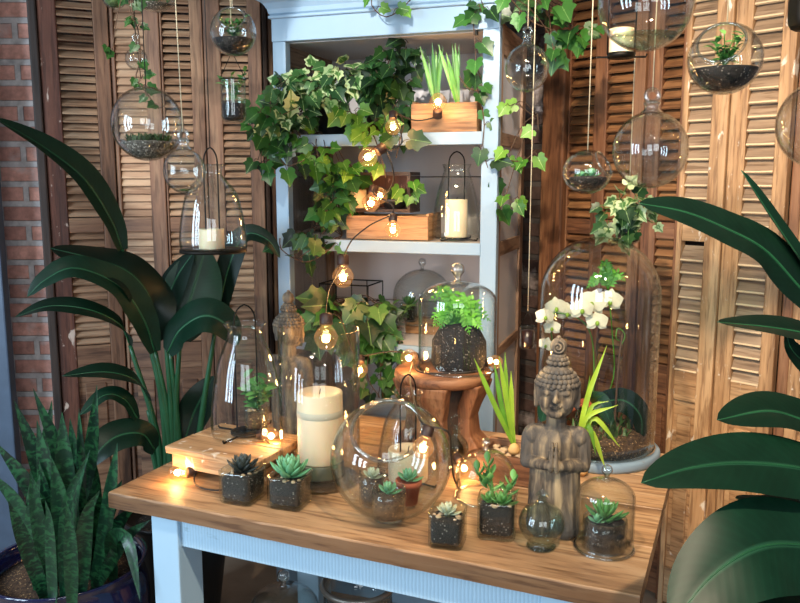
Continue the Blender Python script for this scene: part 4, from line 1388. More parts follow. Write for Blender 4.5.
r0 = at(505, -8, 2.62)
trailing('ivy hanging from above beside the small clear globe', r0, [(at(545, 5, 2.7), .06, .04, 7), (at(582, 32, 2.7), .05, .022, 8), (at(555, 45, 2.7), .03, .02, 2)],
         [[r0, at(530, 20, 2.68), at(552, 30, 2.7), at(575, 45, 2.7)], [at(548, 5, 2.7), at(552, 40, 2.7), at(556, 62, 2.7)]], .06, 'ivy', None)
r0 = cabpt(CW - .05, -.03, 1.66)
Ys = r0.y
trailing('pale ivy tendril looping along the glazed cabinet side', at(536, 115, Ys + .05), [(at(512, 107, Ys), .01, .01, 1), (at(541, 132, Ys), .01, .01, 1), (at(509, 152, Ys), .015, .01, 2), (at(507, 198, Ys), .03, .01, 3)],
         [[at(536, 118, Ys + .05), at(528, 112, Ys + .02), at(519, 105, Ys)], [at(536, 150, Ys + .05), at(525, 160, Ys), at(512, 161, Ys), at(505, 156, Ys)]], .05, 'ivyl')

# middle shelf: long crate, dark box with candle, lantern
crate('wooden_crate', 'long old wooden crate on the middle shelf under the dark open box', 346, 428, 235, S2, .02, .17, .088, 'crate', 'wooden crates in the cabinet')
a_, b_ = cab_on(346, 200, S2 + .098, .06), cab_on(410, 200, S2 + .098, .06)
t = thing('open_box', 'dark red-brown open box lying on its side with a candle in it', 'box', a_, CA)
w = (b_ - a_).length; hb_ = .14
MB().box((w / 2, .06, .006), (w, .12, .012)).build('side_board', M['darkX'], t)
MB().box((w / 2, .06, hb_), (w, .12, .012)).build('side_board', M['darkX'], t)
for x in (.006, w - .006):
    MB().box((x, .06, hb_ / 2 + .003), (.012, .118, hb_ - .02)).build('end_board', M['darkY'], t)
MB().box((w / 2, .114, hb_ / 2 + .003), (w - .03, .012, hb_ - .02)).build('back_board', M['mahog'], t)
c = cab_on(357, 212, S2 + .111, .11)
candle('short cream candle standing in the dark open box', c, .036, .068)
c = cab_on(395, 212, S2 + .111, .105)
t = thing('heather_bowl', 'dark bowl of greyish heather beside the glowing bulb in the box', 'potted plant', c)
MB().lathe(smooth_prof([(0, 0), (.03, 0), (.046, .02), (.05, .036), (.044, .036), (0, .03)], 16), 28).build('bowl', M['blackpot'], t)
hm = MB()
for k in range(16):
    tuft(hm, (RN.uniform(-.03, .03), RN.uniform(-.03, .03), .03), 5, .055, .009, .9)
hm.build('foliage', M['dherb'], t)
r0 = c + Vector((.02, -.03, .03))
trailing('small bright ivy sprig leaning out of the heather bowl', r0, [(at(408, 190, r0.y - .03), .03, .03, 7)], [], .05, 'ivyl')
c = cab_on(456, 240, S2, .085)
bell_lantern('tapered glass lantern with tall iron bail on the middle shelf', c, .088, .27, .046, .052, .045, turn=.1)
candle('cream candle inside the lantern on the middle shelf', c + Vector((0, 0, .012)), .04, .135)

# lower shelf: wire basket with ivy, glass jar, small cloche
c = cab_on(352, 330, S3, .16)
t = thing('wire_basket', 'square dark wire basket holding a big-leaved ivy', 'basket', c, CA, None)
wb = MB(); hw, hh = .10, .20
for z in (.003, .06, .12, hh):
    wb.tube([(-hw, -hw * .8, z), (hw, -hw * .8, z), (hw, hw * .8, z), (-hw, hw * .8, z), (-hw, -hw * .8, z)], .0022 if z < hh else .003, 6)
wb.build('wire_hoops', M['iron'], t)
for x in (-hw, -.033, .033, hw):
    for y in (-hw * .8, hw * .8):
        MB().tube([(x, y, 0), (x, y, hh)], .002, 6).build('upright_wire', M['iron'], t)
iv = thing('potted_ivy', 'large-leaved green ivy growing out of the square wire basket', 'ivy', c + Vector((0, 0, .006)), 0, 'ivies trailing from the cabinet')
MB().lathe([(0, 0), (.055, 0), (.068, .11), (.06, .11), (0, .10)], 26).build('pot', M['blackpot'], iv)
lv, st = MB(), MB(); root = c + Vector((0, 0, .12))
for px, py, rx, rz, n, s in ((345, 315, .11, .03, 26, .085), (318, 322, .07, .03, 12, .085), (355, 328, .09, .04, 22, .075), (368, 305, .05, .02, 8, .085), (372, 335, .06, .03, 14, .06), (380, 350, .05, .04, 16, .05)):
    q = at(px, py, c.y - .16); ivy_mass(lv, st, q, (rx, .06, rz), n, s, None, root)
for k in range(6):
    x = 362 + k * 7
    ivy_vine(lv, st, [root, at(x, 338, c.y - .2), at(x + RN.uniform(-6, 10), 375, c.y - .25), at(x + RN.uniform(-8, 12), 398, c.y - .26)], .045, .04)
lv.build('foliage', M['ivy'], iv, off=c + Vector((0, 0, .006))); st.build('vines', M['stem'], iv, off=c + Vector((0, 0, .006)))
c = cab_on(396, 350, S3, .10)
t = thing('herb_glass', 'clear drinking glass with a dark bushy herb on the lower shelf', 'potted plant', c)
glass_lathe(MB(), [(0, 0), (.036, 0), (.043, .10)], .0025, 32).build('glass_jar', M['glass'], t)
MB().lathe([(0, .004), (.033, .004), (.036, .04), (0, .045)], 26).build('soil', M['soil'], t)
lv, st = MB(), MB()
for k in range(10):
    a = k * 2.4
    sprig(lv, st, (0, 0, .04), (math.cos(a) * .6, math.sin(a) * .6, 1), RN.uniform(.05, .11), .035, 7)
lv.build('foliage', M['dherb'], t); st.build('stems', M['gstem'], t)
cb_ = cab_on(422, 330, S3, .33)
t = thing('wood_block', 'pale wooden block lifting the small cloche on the lower shelf', 'block', cb_, CA)
zbk = at(422, 321, cb_.y).z - S3
MB().box((0, 0, zbk / 2), (.26, .22, zbk)).build('block_body', M['crateX'], t, bevel=.003)
cp_ = cb_ + Vector((0, 0, zbk + .0005))
rcl = scale_at(cp_) * 29
cloche('plain small cloche with knob at the back of the lower shelf', cp_, rcl, at(422, 269, cb_.y).z - cp_.z, .016, square=.1, group='glass cloches')
def aloe(t, z):
    b = MB(); rosette(b, (0, 0, z), .05, 18, (25, 85), .3); b.build('rosette', M['succj'], t)
q = cp_ + Vector((scale_at(cp_) * -13, -.01, .001))
cube_jar('upright spiky succulent in a square jar under the back cloche', q, .032, .075, aloe, rot=CA)
# ------------------------------------------------------------------ hanging glass
CEIL = 2.90
def cord_up(t, top, off, kind='twine', r=.0016, lean=(0, 0)):
    MB().tube([top, Vector((top.x + lean[0], top.y + lean[1], CEIL))], r, 6).build('hanging_cord', M[kind], t, off=off)

def loop_neck(g, z, r):
    s0 = len(g.v)
    """glass neck with a loop, from height z"""
    g.lathe(smooth_prof([(r * 1.5, z - .004), (r * .95, z + .006), (r * .9, z + .014), (r * 1.15, z + .020), (r * .6, z + .026), (0, z + .027)], 14), 18)
    lp = MB(); lp.torus((0, 0, z + .027 + r * .6), r * .8, r * .32, Matrix.Rotation(PI / 2, 4, 'X'), 18, 7)
    return lp

def globe(label, px, py, Y, pw, ph=None, open_=None, fill=0, content=None, neck=True, cord='twine', lean=(0, 0), group='hanging glass globes', mat='glass', name='hanging_globe', nk=.011):
    """blown ball pw pixels wide; open_: direction its side opening faces"""
    c = at(px, py, Y)
    R = scale_at(c) * pw / 2
    k = 1.0 if ph is None else ph / pw
    t = thing(name, label, 'hanging globe', c, 0, group)
    g = MB(); n = 28
    if open_ is None:
        pr = [(R * math.sin(PI * i / n) if 0 < i < n else 0.0, -R * k * math.cos(PI * i / n)) for i in range(n + 1)]
        g.lathe(pr, 44)
        o, i_ = shell(pr, .0025); g.lathe(i_, 44)
        g.build('glass_ball', M[mat], t)
    else:
        al = math.asin(open_[1])
        rm = Vector(open_[0]).normalized().to_track_quat('Z', 'Y').to_matrix().to_4x4()
        pr = []
        for i in range(n + 1):
            a = PI - (PI - al) * i / n
            pr.append((R * math.sin(a) if i else 0.0, R * math.cos(a)))
        glass_lathe(g, pr, .0025, 44, Matrix.Diagonal((1, 1, k, 1)) @ rm)
        g.build('glass_ball', M[mat], t)
        ax = rm.to_3x3() @ Vector((0, 0, 1))
        P = ring_pts(ax * (R * math.cos(al)), R * math.sin(al), 44, rm.to_3x3())
        MB().tube([Vector((p.x, p.y, p.z * k)) for p in P], .0032, 7).build('opening_rim', M['rim'], t)
    top = Vector((0, 0, R * k))
    if neck:
        nb = MB(); lp = loop_neck(nb, R * k, nk); no = nb.build('glass_neck', M['rim'], t); lp.build('hanging_loop', M['rim'], no)
        top = Vector((0, 0, R * k + .027 + nk * 1.2))
    if cord:
        cord_up(t, c + top, c, cord, lean=lean)
    if fill:
        f = MB(); z0 = -R * k * (1 - fill) ; m = 10
        Ri = R - .006
        pr = []
        for i in range(m + 1):
            z = -Ri * k + (z0 + Ri * k) * i / m
            pr.append((math.sqrt(max(0, 1 - (z / (Ri * k)) ** 2)) * Ri if i else 0.0, z))
        pr += [(pr[-1][0] * .6, z0 + R * .05), (0, z0 + R * .08)]
        f.lathe(pr, 36)
        f.build('soil', M[content[0]], t)
        content[1](t, z0 + R * .03, R)
    return t, c, R

def moss_top(t, z, R, n=40, mat='dherb', L=.3):
    b = MB()
    for k in range(n):
        a = RN.uniform(0, 6.28); r = RN.uniform(0, .68) * R
        tuft(b, (r * math.cos(a), r * math.sin(a), z), 4, R * L, R * .07, .9)
    b.build('moss_tufts', M[mat], t)
def succ_top(t, z, R):
    moss_top(t, z, R, 14, 'dherb', .22)
    b = MB(); rosette(b, (.15 * R, -.1 * R, z), R * .45, 16, (10, 85), .35); rosette(b, (-.25 * R, -.2 * R, z), R * .3, 12, (10, 85), .4); b.build('rosette', M['succ'], t)
def tall_succ(t, z, R):
    b = MB(); lv, st = MB(), MB()
    for k in range(9):
        a = k * 2.4
        sprig(lv, st, (0, 0, z), (math.cos(a) * .55, math.sin(a) * .55, 1), R * RN.uniform(.45, 1.05), R * .36, 8)
    lv.build('foliage', M['succj'], t); st.build('stems', M['gstem'], t)

globe('large hanging globe with a bed of moss over grey pebbly soil', 147.5, 124, 2.45, 71, 73, fill=.5, content=('gsoil', lambda t, z, R: moss_top(t, z, R, 60, 'dherb', .28)), neck=False, cord='wire')
globe('tiny teardrop globe hanging among ivy leaves', 136.5, 59, 2.7, 22, 22, neck=True, cord='wire')
globe('dark green glass ball cut by the top of the frame', 114, -3, 2.7, 24, mat='thickglass', neck=True, fill=.8, content=('moss', lambda t, z, R: None))
globe('clear shallow glass bowl hanging at the very top above the teardrop globe', 154, -20, 2.78, 56, 62, neck=False, cord='wire', fill=.25, content=('gsoil', lambda t, z, R: moss_top(t, z, R, 10, 'dherb', .2)))
globe('small clear ball with green base hanging on a long pale cord', 184.5, 171, 2.22, 42, 45, neck=True, nk=.015, cord='twine', lean=(-.02, 0), fill=.16, content=('moss', lambda t, z, R: None))
globe('greenish hanging globe with a plant in dark soil above a cylinder jar', 233, 32, 2.5, 46, 47, neck=False, cord='twine', open_=((.1, -.75, .5), .55), fill=.7, content=('soil', lambda t, z, R: tall_succ(t, z, R)))
globe('small clear hanging globe in front of the cabinet glazed side', 527, 68, 2.45, 44, 47, neck=True, nk=.014, cord='twine')
globe('very large clear bowl hanging at the top with greenish water in it', 646, 2, 1.85, 94, 96, neck=False, cord='twine', fill=.0)
globe('round terrarium with tilted side opening over the tan shutters', 725, 59, 1.9, 72, 70, open_=((-.45, -.75, .45), .62), fill=.72, content=('soil', lambda t, z, R: tall_succ(t, z, R)), neck=False, cord='twine')
globe('clear long-necked globe hanging empty before the russet shutters', 650, 150, 2.15, 74, 76, neck=True, nk=.02, cord='twine', lean=(0, 0))
globe('small tilted terrarium of mossy soil beside the clear long-necked globe', 587, 172, 2.2, 48, 44, open_=((.75, -.5, .45), .6), fill=.75, content=('soil', succ_top), neck=False, cord='twine')
globe('empty clear globe cut off by the frame edge over the rolled leaf', 823, 124, 1.8, 88, 88, neck=True, cord='twine')

# water in the very large bowl
c = at(646, 2, 1.85); R = scale_at(c) * 47; kz = 96 / 94
w = MB(); pr = []
for i in range(9):
    z = -(R - .004) * kz + (R * .30) * i / 8
    pr.append((math.sqrt(max(0, 1 - (z / ((R - .004) * kz)) ** 2)) * (R - .004) if i else 0.0, z))
pr.append((0, pr[-1][1]))
w.lathe(pr, 44)
o = w.build('water_fill', M['water'])
tag(o, 'greenish water lying in the very large hanging bowl', 'water'); o.location = c

# hanging cylinder jars
def cyl_jar(label, px, y0, y1, Y, pw, fill, plant, cord='twine', soil='soil'):
    b = at(px, y1, Y); tp_ = at(px, y0, Y)
    r = scale_at(b) * pw / 2; h = tp_.z - b.z
    t = thing('hanging_jar', label, 'hanging jar', b, 0, 'hanging cylinder jars')
    glass_lathe(MB(), [(0, 0)] + smooth_prof([(r * .6, .0), (r * .92, h * .06), (r, h * .16), (r, h * .6), (r, h)], 20), .0025, 36).build('glass_jar', M['glass'], t)
    k = r - .004
    MB().lathe([(0, .004), (k * .6, .004), (k * .9, h * .07), (k, h * .17), (k, h * fill), (0, h * fill + .004)], 30).build('soil', M[soil], t)
    plant(t, h * fill, r, h)
    wr = MB()
    for s in (-1, 1):
        wr.tube([(s * (r + .002), 0, h * .96), (0, 0, h + r * 2.0)], .0012, 5)
    wr.torus((0, 0, h * .96), r + .002, .0013, None, 32, 6)
    wr.build('wire_sling', M['iron'], t)
    cord_up(t, b + Vector((0, 0, h + r * 2.0)), b, cord)
    return t
def trailing_bits(t, z, r, h):
    lv, st = MB(), MB()
    for k in range(7):
        a = k * 2.4
        sprig(lv, st, (0, 0, z), (math.cos(a) * .5, math.sin(a) * .5, 1), h * RN.uniform(.5, .9), .03, 6)
    lv.build('foliage', M['succj'], t); st.build('stems', M['gstem'], t)
cyl_jar('hanging cylinder jar of black soil below the greenish globe', 234, 78, 122, 2.64, 25, .42, trailing_bits)
def ivy_bits(t, z, r, h):
    lv, st = MB(), MB()
    base = Vector(t.location)
    for q, n in ((at(622, 205, base.y - .02), 16), (at(640, 210, base.y - .03), 8), (at(612, 215, base.y), 7), (at(618, 232, base.y - .05), 6), (at(648, 225, base.y - .03), 5)):
        ivy_mass(lv, st, q, (.04, .03, .03), n, .045, None, base + Vector((0, 0, z)))
    for v in (lv, st):
        v.v = [p - base for p in v.v]
    lv.build('foliage', M['ivyv'], t); st.build('stems', M['gstem'], t)
cyl_jar('hanging cylinder jar overflowing with pale ivy above the tall orchid dome', 627, 208, 244, 2.5, 25, .35, ivy_bits, soil='bsoil')
t_ = cyl_jar('hanging glass with dark red liquid at the cabinet edge beside the tall dome', 527, 326, 349, 2.5, 15, .8, lambda t, z, r, h: None, soil='redwax')

# hanging bell lantern with candle
b = at(213.5, 250, 2.35)
R = scale_at(b) * 33
hL = at(213.5, 165, 2.35).z - b.z
t = bell_lantern('hanging bell lantern with flat black base and squat candle', b, R, hL, R * .33, R * .42, .05, stand=False)
m = MB(); m.lathe([(0, -.006), (R * 1.0, -.006), (R * 1.0, .003), (0, .003)], 40); m.build('base_plate', M['iron'], t)
cord_up(t, b + Vector((0, 0, hL + .05)), b, 'wire')
candle('short white candle in the hanging bell lantern', b + Vector((-.004, 0, .004)), scale_at(b) * 12.5, scale_at(b) * 20)
# lantern half hidden by the very large bowl
b = at(621, 56, 2.35)
t = thing('candle_hanger', 'black iron ring hanger partly behind the very large bowl', 'candle holder', b)
r = scale_at(b) * 13
m = MB(); m.lathe([(0, -.006), (r, -.006), (r * 1.05, 0), (r * 1.05, .008), (r * .95, .008), (r * .95, .0), (0, .0)], 32)
m.tube([(-r * 1.9, 0, -.004), (r * 1.9, 0, -.002), (r * 2.0, 0, .006)], .003, 6)
m.build('iron_cup', M['iron'], t)
m = MB(); m.tube([(-r * 1.06, 0, .004), (-r * 1.06, 0, .5)], .0022, 6); m.tube([(r * 1.06, 0, .004), (r * 1.06, 0, .5)], .0022, 6); m.tube([(-r * 1.06, 0, .5), (0, 0, .53), (r * 1.06, 0, .5)], .0022, 6)
m.build('iron_wires', M['iron'], t)
cord_up(t, b + Vector((0, 0, .53)), b, 'twine')
candle('white candle sitting in the iron ring hanger behind the large bowl', b + Vector((0, 0, .0005)), r * .92, scale_at(b) * 26)
# dark lantern corner
b = at(806, 30, 1.7)
t = thing('hanging_lantern', 'black lantern corner at the very edge above the empty clear globe', 'lantern', b)
MB().lathe(smooth_prof([(0, 0), (.02, 0), (.03, .02), (.03, .09), (.02, .11), (0, .11)], 18), 24, sq=5).build('lantern_case', M['iron'], t)
cord_up(t, b + Vector((0, 0, .11)), b, 'wire')
# ivy strand hanging round the globes
r0 = at(128, -20, 2.62); Yq = r0.y
trailing('sparse ivy strand hanging around the teardrop globe and mossy globe', r0, [(at(112, 52, Yq), .012, .012, 2), (at(137, 22, Yq), .015, .01, 2), (at(137, 80, Yq), .012, .01, 2), (at(133, -2, Yq), .02, .01, 2)],
         [[r0, at(130, 10, Yq), at(138, 30, Yq), at(140, 60, Yq), at(136, 78, Yq), at(146, 92, Yq), at(158, 108, Yq), at(164, 106, Yq)]], .034, 'ivy', .45)
# ------------------------------------------------------------------ floor plants
def pot_blue(label, name, c, r, h, mat, rim=.03):
    pass
PL = lambda u: (math.sin(PI * min(1.0, .06 + u * .94) ** 1.0) ** .62) if 0 <= u < 1 else 0
def strel(label, base, potr, poth, potmat, leaves):
    """leaves: (stalk points, blade points, width, normal, fold, tint)"""
    t = thing('bird_of_paradise_plant', label, 'potted plant', base)
    MB().lathe([(0, 0), (potr * .75, 0), (potr * .95, poth * .7), (potr, poth * .95), (potr * 1.04, poth), (potr * .96, poth), (potr * .92, poth * .9), (0, poth * .88)], 40).build('pot', M[potmat], t)
    MB().lathe([(0, poth * .885), (potr * .9, poth * .885), (potr * .5, poth * .91), (0, poth * .92)], 30).build('soil', M['soil'], t)
    for st, bl, w, n, fold, tint in leaves:
        if st:
            C = curve(st, 20)
            MB().tube(C, [.017 - .010 * i / 20 for i in range(21)], 9).build('leaf_stalk', M['stalk'], t, off=base)
        b = MB()
        b.blade(bl, w, n, PL, fold, 30, 10, .06, tint, droop=.12)
        b.build('leaf', M['strel'], t, off=base)
        C = curve(bl, 20)
        MB().tube(C, [.0036 - .003 * i / 20 for i in range(21)], 6).build('midrib', M['stalk'], t, off=base)
    return t
b0 = Vector((at(178, 570, 2.75).x, 2.75, 0))
zp = .36
root = Vector((b0.x, b0.y, zp))
def s_(px, py, Y=2.75):
    return at(px, py, Y)
def rt_(dx):
    return root + Vector((dx, 0, -.02))
CAMV = Vector((0, -1, .15))
strel('big glossy plant with paddle leaves standing behind the table corner', b0, .19, .42, 'blackpot', [
    ([rt_(-.02), s_(170, 440), s_(143, 315), s_(122, 250)], [s_(122, 250, 2.75), s_(112, 222, 2.73), s_(85, 180, 2.68), s_(45, 148, 2.6), s_(-5, 118, 2.5)], .105, Vector((.45, -.7, .8)), .5, .55),
    ([rt_(-.03), s_(165, 430), s_(152, 340)], [s_(152, 340), s_(150, 300, 2.72), s_(128, 272, 2.68), s_(90, 258, 2.64), s_(50, 248, 2.6)], .20, Vector((.1, -.5, 1)), .15, .15),
    ([rt_(-.02), s_(168, 420), s_(155, 350)], [s_(155, 352, 2.7), s_(143, 318, 2.66), s_(118, 285, 2.6), s_(75, 268, 2.52), s_(45, 280, 2.48), s_(27, 297, 2.46)], .11, Vector((.2, -.7, .7)), .35, .55),
    ([rt_(-.05), s_(158, 440), s_(130, 345)], [s_(130, 345, 2.66), s_(120, 325, 2.6), s_(90, 310, 2.54), s_(50, 306, 2.5), s_(15, 317, 2.46)], .085, Vector((.1, -.5, .9)), .3, .3),
    ([rt_(.02), s_(176, 420), s_(180, 340)], [s_(180, 340, 2.78), s_(187, 310, 2.8), s_(196, 280, 2.82), s_(206, 248, 2.84)], .21, Vector((.25, -1, .25)), .08, .85),
    ([rt_(.03), s_(178, 430), s_(170, 350)], [s_(168, 352, 2.7), s_(180, 330, 2.68), s_(203, 316, 2.66), s_(224, 323, 2.66), s_(238, 345, 2.66)], .15, Vector((.1, -.8, .9)), .2, .45),
    ([rt_(-.04), s_(160, 460), s_(148, 410)], [s_(150, 400, 2.66), s_(135, 380, 2.6), s_(105, 372, 2.55), s_(62, 376, 2.5)], .09, Vector((.1, -.4, 1)), .3, .3),
    ([rt_(-.06), s_(158, 480)], [s_(155, 450, 2.62), s_(142, 434, 2.58), s_(118, 436, 2.54), s_(100, 450, 2.5), s_(88, 468, 2.48)], .12, Vector((.2, -.6, .8)), .25, .4),
    ([rt_(.06), s_(184, 450)], [s_(185, 440, 2.78), s_(193, 415, 2.8), s_(203, 395, 2.8), s_(214, 376, 2.82)], .12, Vector((.2, -1, .3)), .2, .35),
    ([rt_(.05), s_(200, 430), s_(215, 330)], [s_(215, 330, 2.9), s_(228, 270, 2.9), s_(245, 235, 2.88), s_(268, 240, 2.86), s_(280, 258, 2.86)], .09, Vector((.1, -.8, .6)), .3, .2),
    ([rt_(.0), s_(172, 420), s_(165, 330)], [s_(165, 330, 2.8), s_(168, 300, 2.8), s_(178, 275, 2.8), s_(194, 252, 2.8)], .13, Vector((-.5, -.8, .3)), .15, .2),
    ([rt_(-.05), s_(155, 460), s_(135, 415)], [s_(138, 420, 2.62), s_(125, 400, 2.58), s_(105, 395, 2.55), s_(80, 415, 2.5)], .07, Vector((.1, -.5, .9)), .3, .6),
])
# the plant whose leaves reach in from the other side
b1 = Vector((1.28, 1.74, 0))
root = Vector((b1.x, b1.y, .40))
def q_(px, py, Y=1.7):
    return at(px, py, Y)
PLW = lambda u: (math.sin(PI * min(1.0, .08 + u * .92)) ** .5) if 0 <= u < 1 else 0
strel('dark broad-leaved plant reaching in before the tan shutters', b1, .21, .46, 'navy', [
    ([rt_(-.02), q_(900, 480), q_(850, 345, 1.68)], [q_(835, 325, 1.66), q_(800, 288, 1.64), q_(765, 250, 1.62), q_(725, 228, 1.58), q_(685, 212, 1.54), q_(638, 203, 1.50)], .10, Vector((-.1, -.9, .7)), .2, .2),
    ([rt_(.0), q_(905, 470), q_(850, 340, 1.7)], [q_(840, 325, 1.68), q_(805, 268, 1.66), q_(772, 218, 1.64), q_(741, 170, 1.62)], .05, Vector((.9, -.9, .4)), .5, .45),
    ([rt_(-.03), q_(900, 500), q_(860, 370, 1.66)], [q_(870, 365, 1.66), q_(820, 338, 1.62), q_(775, 328, 1.58), q_(717, 322, 1.52)], .078, Vector((0, -.55, 1)), .25, .15),
    ([rt_(-.04), q_(900, 520), q_(880, 440, 1.6)], [q_(880, 440, 1.6), q_(815, 424, 1.56), q_(770, 411, 1.52), q_(717, 420, 1.46)], .12, Vector((.05, -.6, 1)), .2, .3),
    ([rt_(-.06), q_(900, 540), q_(880, 490, 1.5)], [q_(890, 492, 1.5), q_(810, 470, 1.45), q_(745, 463, 1.40), q_(690, 468, 1.35), q_(641, 483, 1.30)], .135, Vector((-.05, -.75, .9)), .12, .6),
    ([rt_(-.06), q_(890, 600), q_(870, 560, 1.4)], [q_(870, 560, 1.4), q_(800, 545, 1.36), q_(755, 549, 1.31), q_(710, 578, 1.27), q_(672, 625, 1.22)], .175, Vector((-.3, -.9, .7)), .12, .75),
    ([rt_(-.02), q_(900, 640), q_(880, 620, 1.45)], [q_(880, 610, 1.45), q_(800, 590, 1.40), q_(745, 600, 1.36), q_(705, 640, 1.34)], .15, Vector((0, -.6, 1)), .15, .15),
    ([rt_(.02), q_(900, 560), q_(870, 480, 1.62)], [q_(870, 470, 1.62), q_(820, 500, 1.60), q_(775, 510, 1.58), q_(735, 498, 1.56)], .10, Vector((0, -.3, 1)), .2, .1),
    ([rt_(.03), q_(890, 460), q_(850, 400, 1.72)], [q_(850, 400, 1.72), q_(815, 372, 1.72), q_(792, 350, 1.7), q_(786, 330, 1.7)], .06, Vector((.3, -1, .3)), .3, .4),
])
# snake plant in a big navy bowl
pc = at(66, 560, 2.28); r = scale_at(pc) * 78
b2 = Vector((pc.x, pc.y, 0)); hp = pc.z
t = thing('snake_plant', 'snake plant with stiff upright leaves in a wide glossy navy bowl', 'potted plant', b2)
MB().lathe(smooth_prof([(0, 0), (r * .6, 0), (r * .72, hp * .1), (r * .98, hp * .55), (r * 1.0, hp * .8), (r * .93, hp * .92), (r * .97, hp * .97), (r * 1.0, hp), (r * .95, hp * 1.0), (r * .90, hp * .93), (r * .88, hp * .88)], 50) + [(0, hp * .88)], 56).build('bowl', M['navy'], t)
MB().lathe([(0, hp * .89), (r * .87, hp * .89), (r * .5, hp * .93), (0, hp * .94)], 36).build('soil', M['bsoil'], t)
def z_(px, py, Y):
    return at(px, py, Y)
SNP = lambda u: (.62 + .38 * math.sin(PI * min(1, u * 1.15))) if u < .6 else max(.02, (.62 + .38 * math.sin(PI * min(1, .6 * 1.15))) * (1 - ((u - .6) / .4) ** 1.7))
SN = [  # base px, base py, mid px,mid py, tip px, tip py, depth, width px
    (58, 545, 40, 470, 14, 400, 2.28, 17), (52, 545, 62, 470, 33, 388, 2.34, 15), (60, 548, 88, 470, 97, 330 + 55, 2.36, 15), (48, 550, 38, 500, -6, 440, 2.2, 22),
    (40, 552, 22, 510, -12, 470, 2.15, 20), (66, 550, 50, 490, 37, 420, 2.18, 20), (74, 550, 66, 480, 62, 412, 2.2, 22), (82, 550, 76, 470, 70, 418, 2.3, 17),
    (76, 548, 82, 480, 79, 408, 2.26, 13), (70, 552, 60, 500, 52, 458, 2.1, 20), (88, 550, 82, 500, 56, 428, 2.24, 13), (62, 555, 75, 500, 90, 450, 2.06, 15),
    (58, 556, 66, 510, 88, 455, 2.04, 11), (90, 550, 95, 500, 98, 470, 2.3, 15), (96, 552, 110, 510, 122, 480, 2.3, 17), (98, 555, 118, 525, 135, 508, 2.2, 17), (100, 558, 125, 540, 150, 520, 2.14, 13),
    (46, 556, 40, 530, 30, 470, 2.08, 15), (36, 556, 20, 530, 8, 500, 2.06, 15), (80, 556, 86, 520, 100, 490, 2.05, 17), (55, 545, 46, 470, 52, 400, 2.4, 15), (92, 548, 100, 520, 112, 485, 2.36, 13),
    (44, 558, 50, 525, 45, 500, 2.0, 13), (70, 558, 70, 530, 66, 500, 2.0, 14)]
for k in range(16):
    bx = 25 + k * 5.2; q0 = RN.uniform(-12, 14)
    SN.append((bx, 552, bx + q0 * .6, 510, bx + q0 * 1.6, RN.uniform(440, 510), RN.uniform(2.12, 2.42), RN.uniform(11, 17)))
for (bx, by, mx, my, tx, ty, Y, wp) in SN:
    a = z_(bx, by - 2, Y); a = Vector((b2.x + (a.x - b2.x) * .75, b2.y + (Y - b2.y) * .75, hp * .90))
    m_, e = z_(mx, my, Y), z_(tx, ty, Y - .02)
    b = MB(); b.blade([a, m_, e], scale_at(m_) * wp * 1.02, CAMV + Vector((RN.uniform(-.5, .5), 0, 0)), SNP, .22, 20, 4, .05, RN.random(), twist=RN.uniform(-.3, .3))
    b.build('leaf', M['snake'], t, off=b2)
b = MB(); e0 = z_(112, 540, 2.12)
b.blade([Vector((b2.x + .16, b2.y - .05, hp * .9)), e0, z_(128, 540, 2.05), z_(140, 600, 2.0)], .04, CAMV, SNP, .2, 18, 4, .05, .7)
b.build('leaf', M['snake'], t, off=b2)

# ------------------------------------------------------------------ under the table
p = on(284, 620, 0); p = Vector((at(284, 600, 2.55).x, 2.55, 0))
hk = at(284, 586, 2.55).z
t = cloche('bell jar with ball knob standing on the floor under the table', p, .12, hk, .022, square=.3, group='glass cloches')
p = Vector((at(358, 600, 2.5).x, 2.5, 0)); zt = at(358, 581, 2.5).z
t = thing('round_lantern', 'wide round metal-rimmed glass lantern on the floor under the table', 'lantern', p)
MB().lathe([(0, 0), (.12, 0), (.125, .01), (.125, .03), (0, .03)], 40).build('base_disc', M['iron'], t)
glass_lathe(MB(), [(.115, .031), (.115, zt - .02)], .003, 44).build('glass_wall', M['glass'], t)
MB().torus((0, 0, zt - .012), .118, .010, None, 44, 8).build('metal_rim', plain('grey_metal_rim', '#8d8880', .35, .6), t)
# ------------------------------------------------------------------ string of bulbs
sl0 = Vector((0, 2.6, 1.38))
t = thing('string_lights', 'dark cord of small round glowing bulbs strung through the shelves and table', 'string lights', sl0)
BU = [  # px, py, depth, direction the bulb points, radius px
    (393, 127, 2.72, (0, -.3, -1), 8), (438, 102, 2.78, (0, -.5, .6), 9), (368, 157, 2.72, (-.8, -.3, -.5), 10), (371, 203, 2.78, (-.2, -.4, -1), 9), (380, 196, 2.82, (.3, -.3, .6), 8),
    (393, 230, 2.66, (0, -.3, -1), 8), (343, 277, 2.80, (0, -.1, -1), 11), (326, 338, 2.50, (0, -.2, -1), 12), (409, 358, 2.40, (-.3, -.8, .1), 9), (360, 370, 2.62, (0, -.5, -.5), 8),
    (178, 474, None, (-.7, -.4, .1), 9), (271, 437, 'R', (.6, -.5, .1), 9), (423, 448, 1.72, (-.3, -.3, -1), 11), (464, 468, 2.14, (.3, -.6, -.3), 9), (496, 362, 2.38, (.4, -.5, .2), 7)]
ends = []
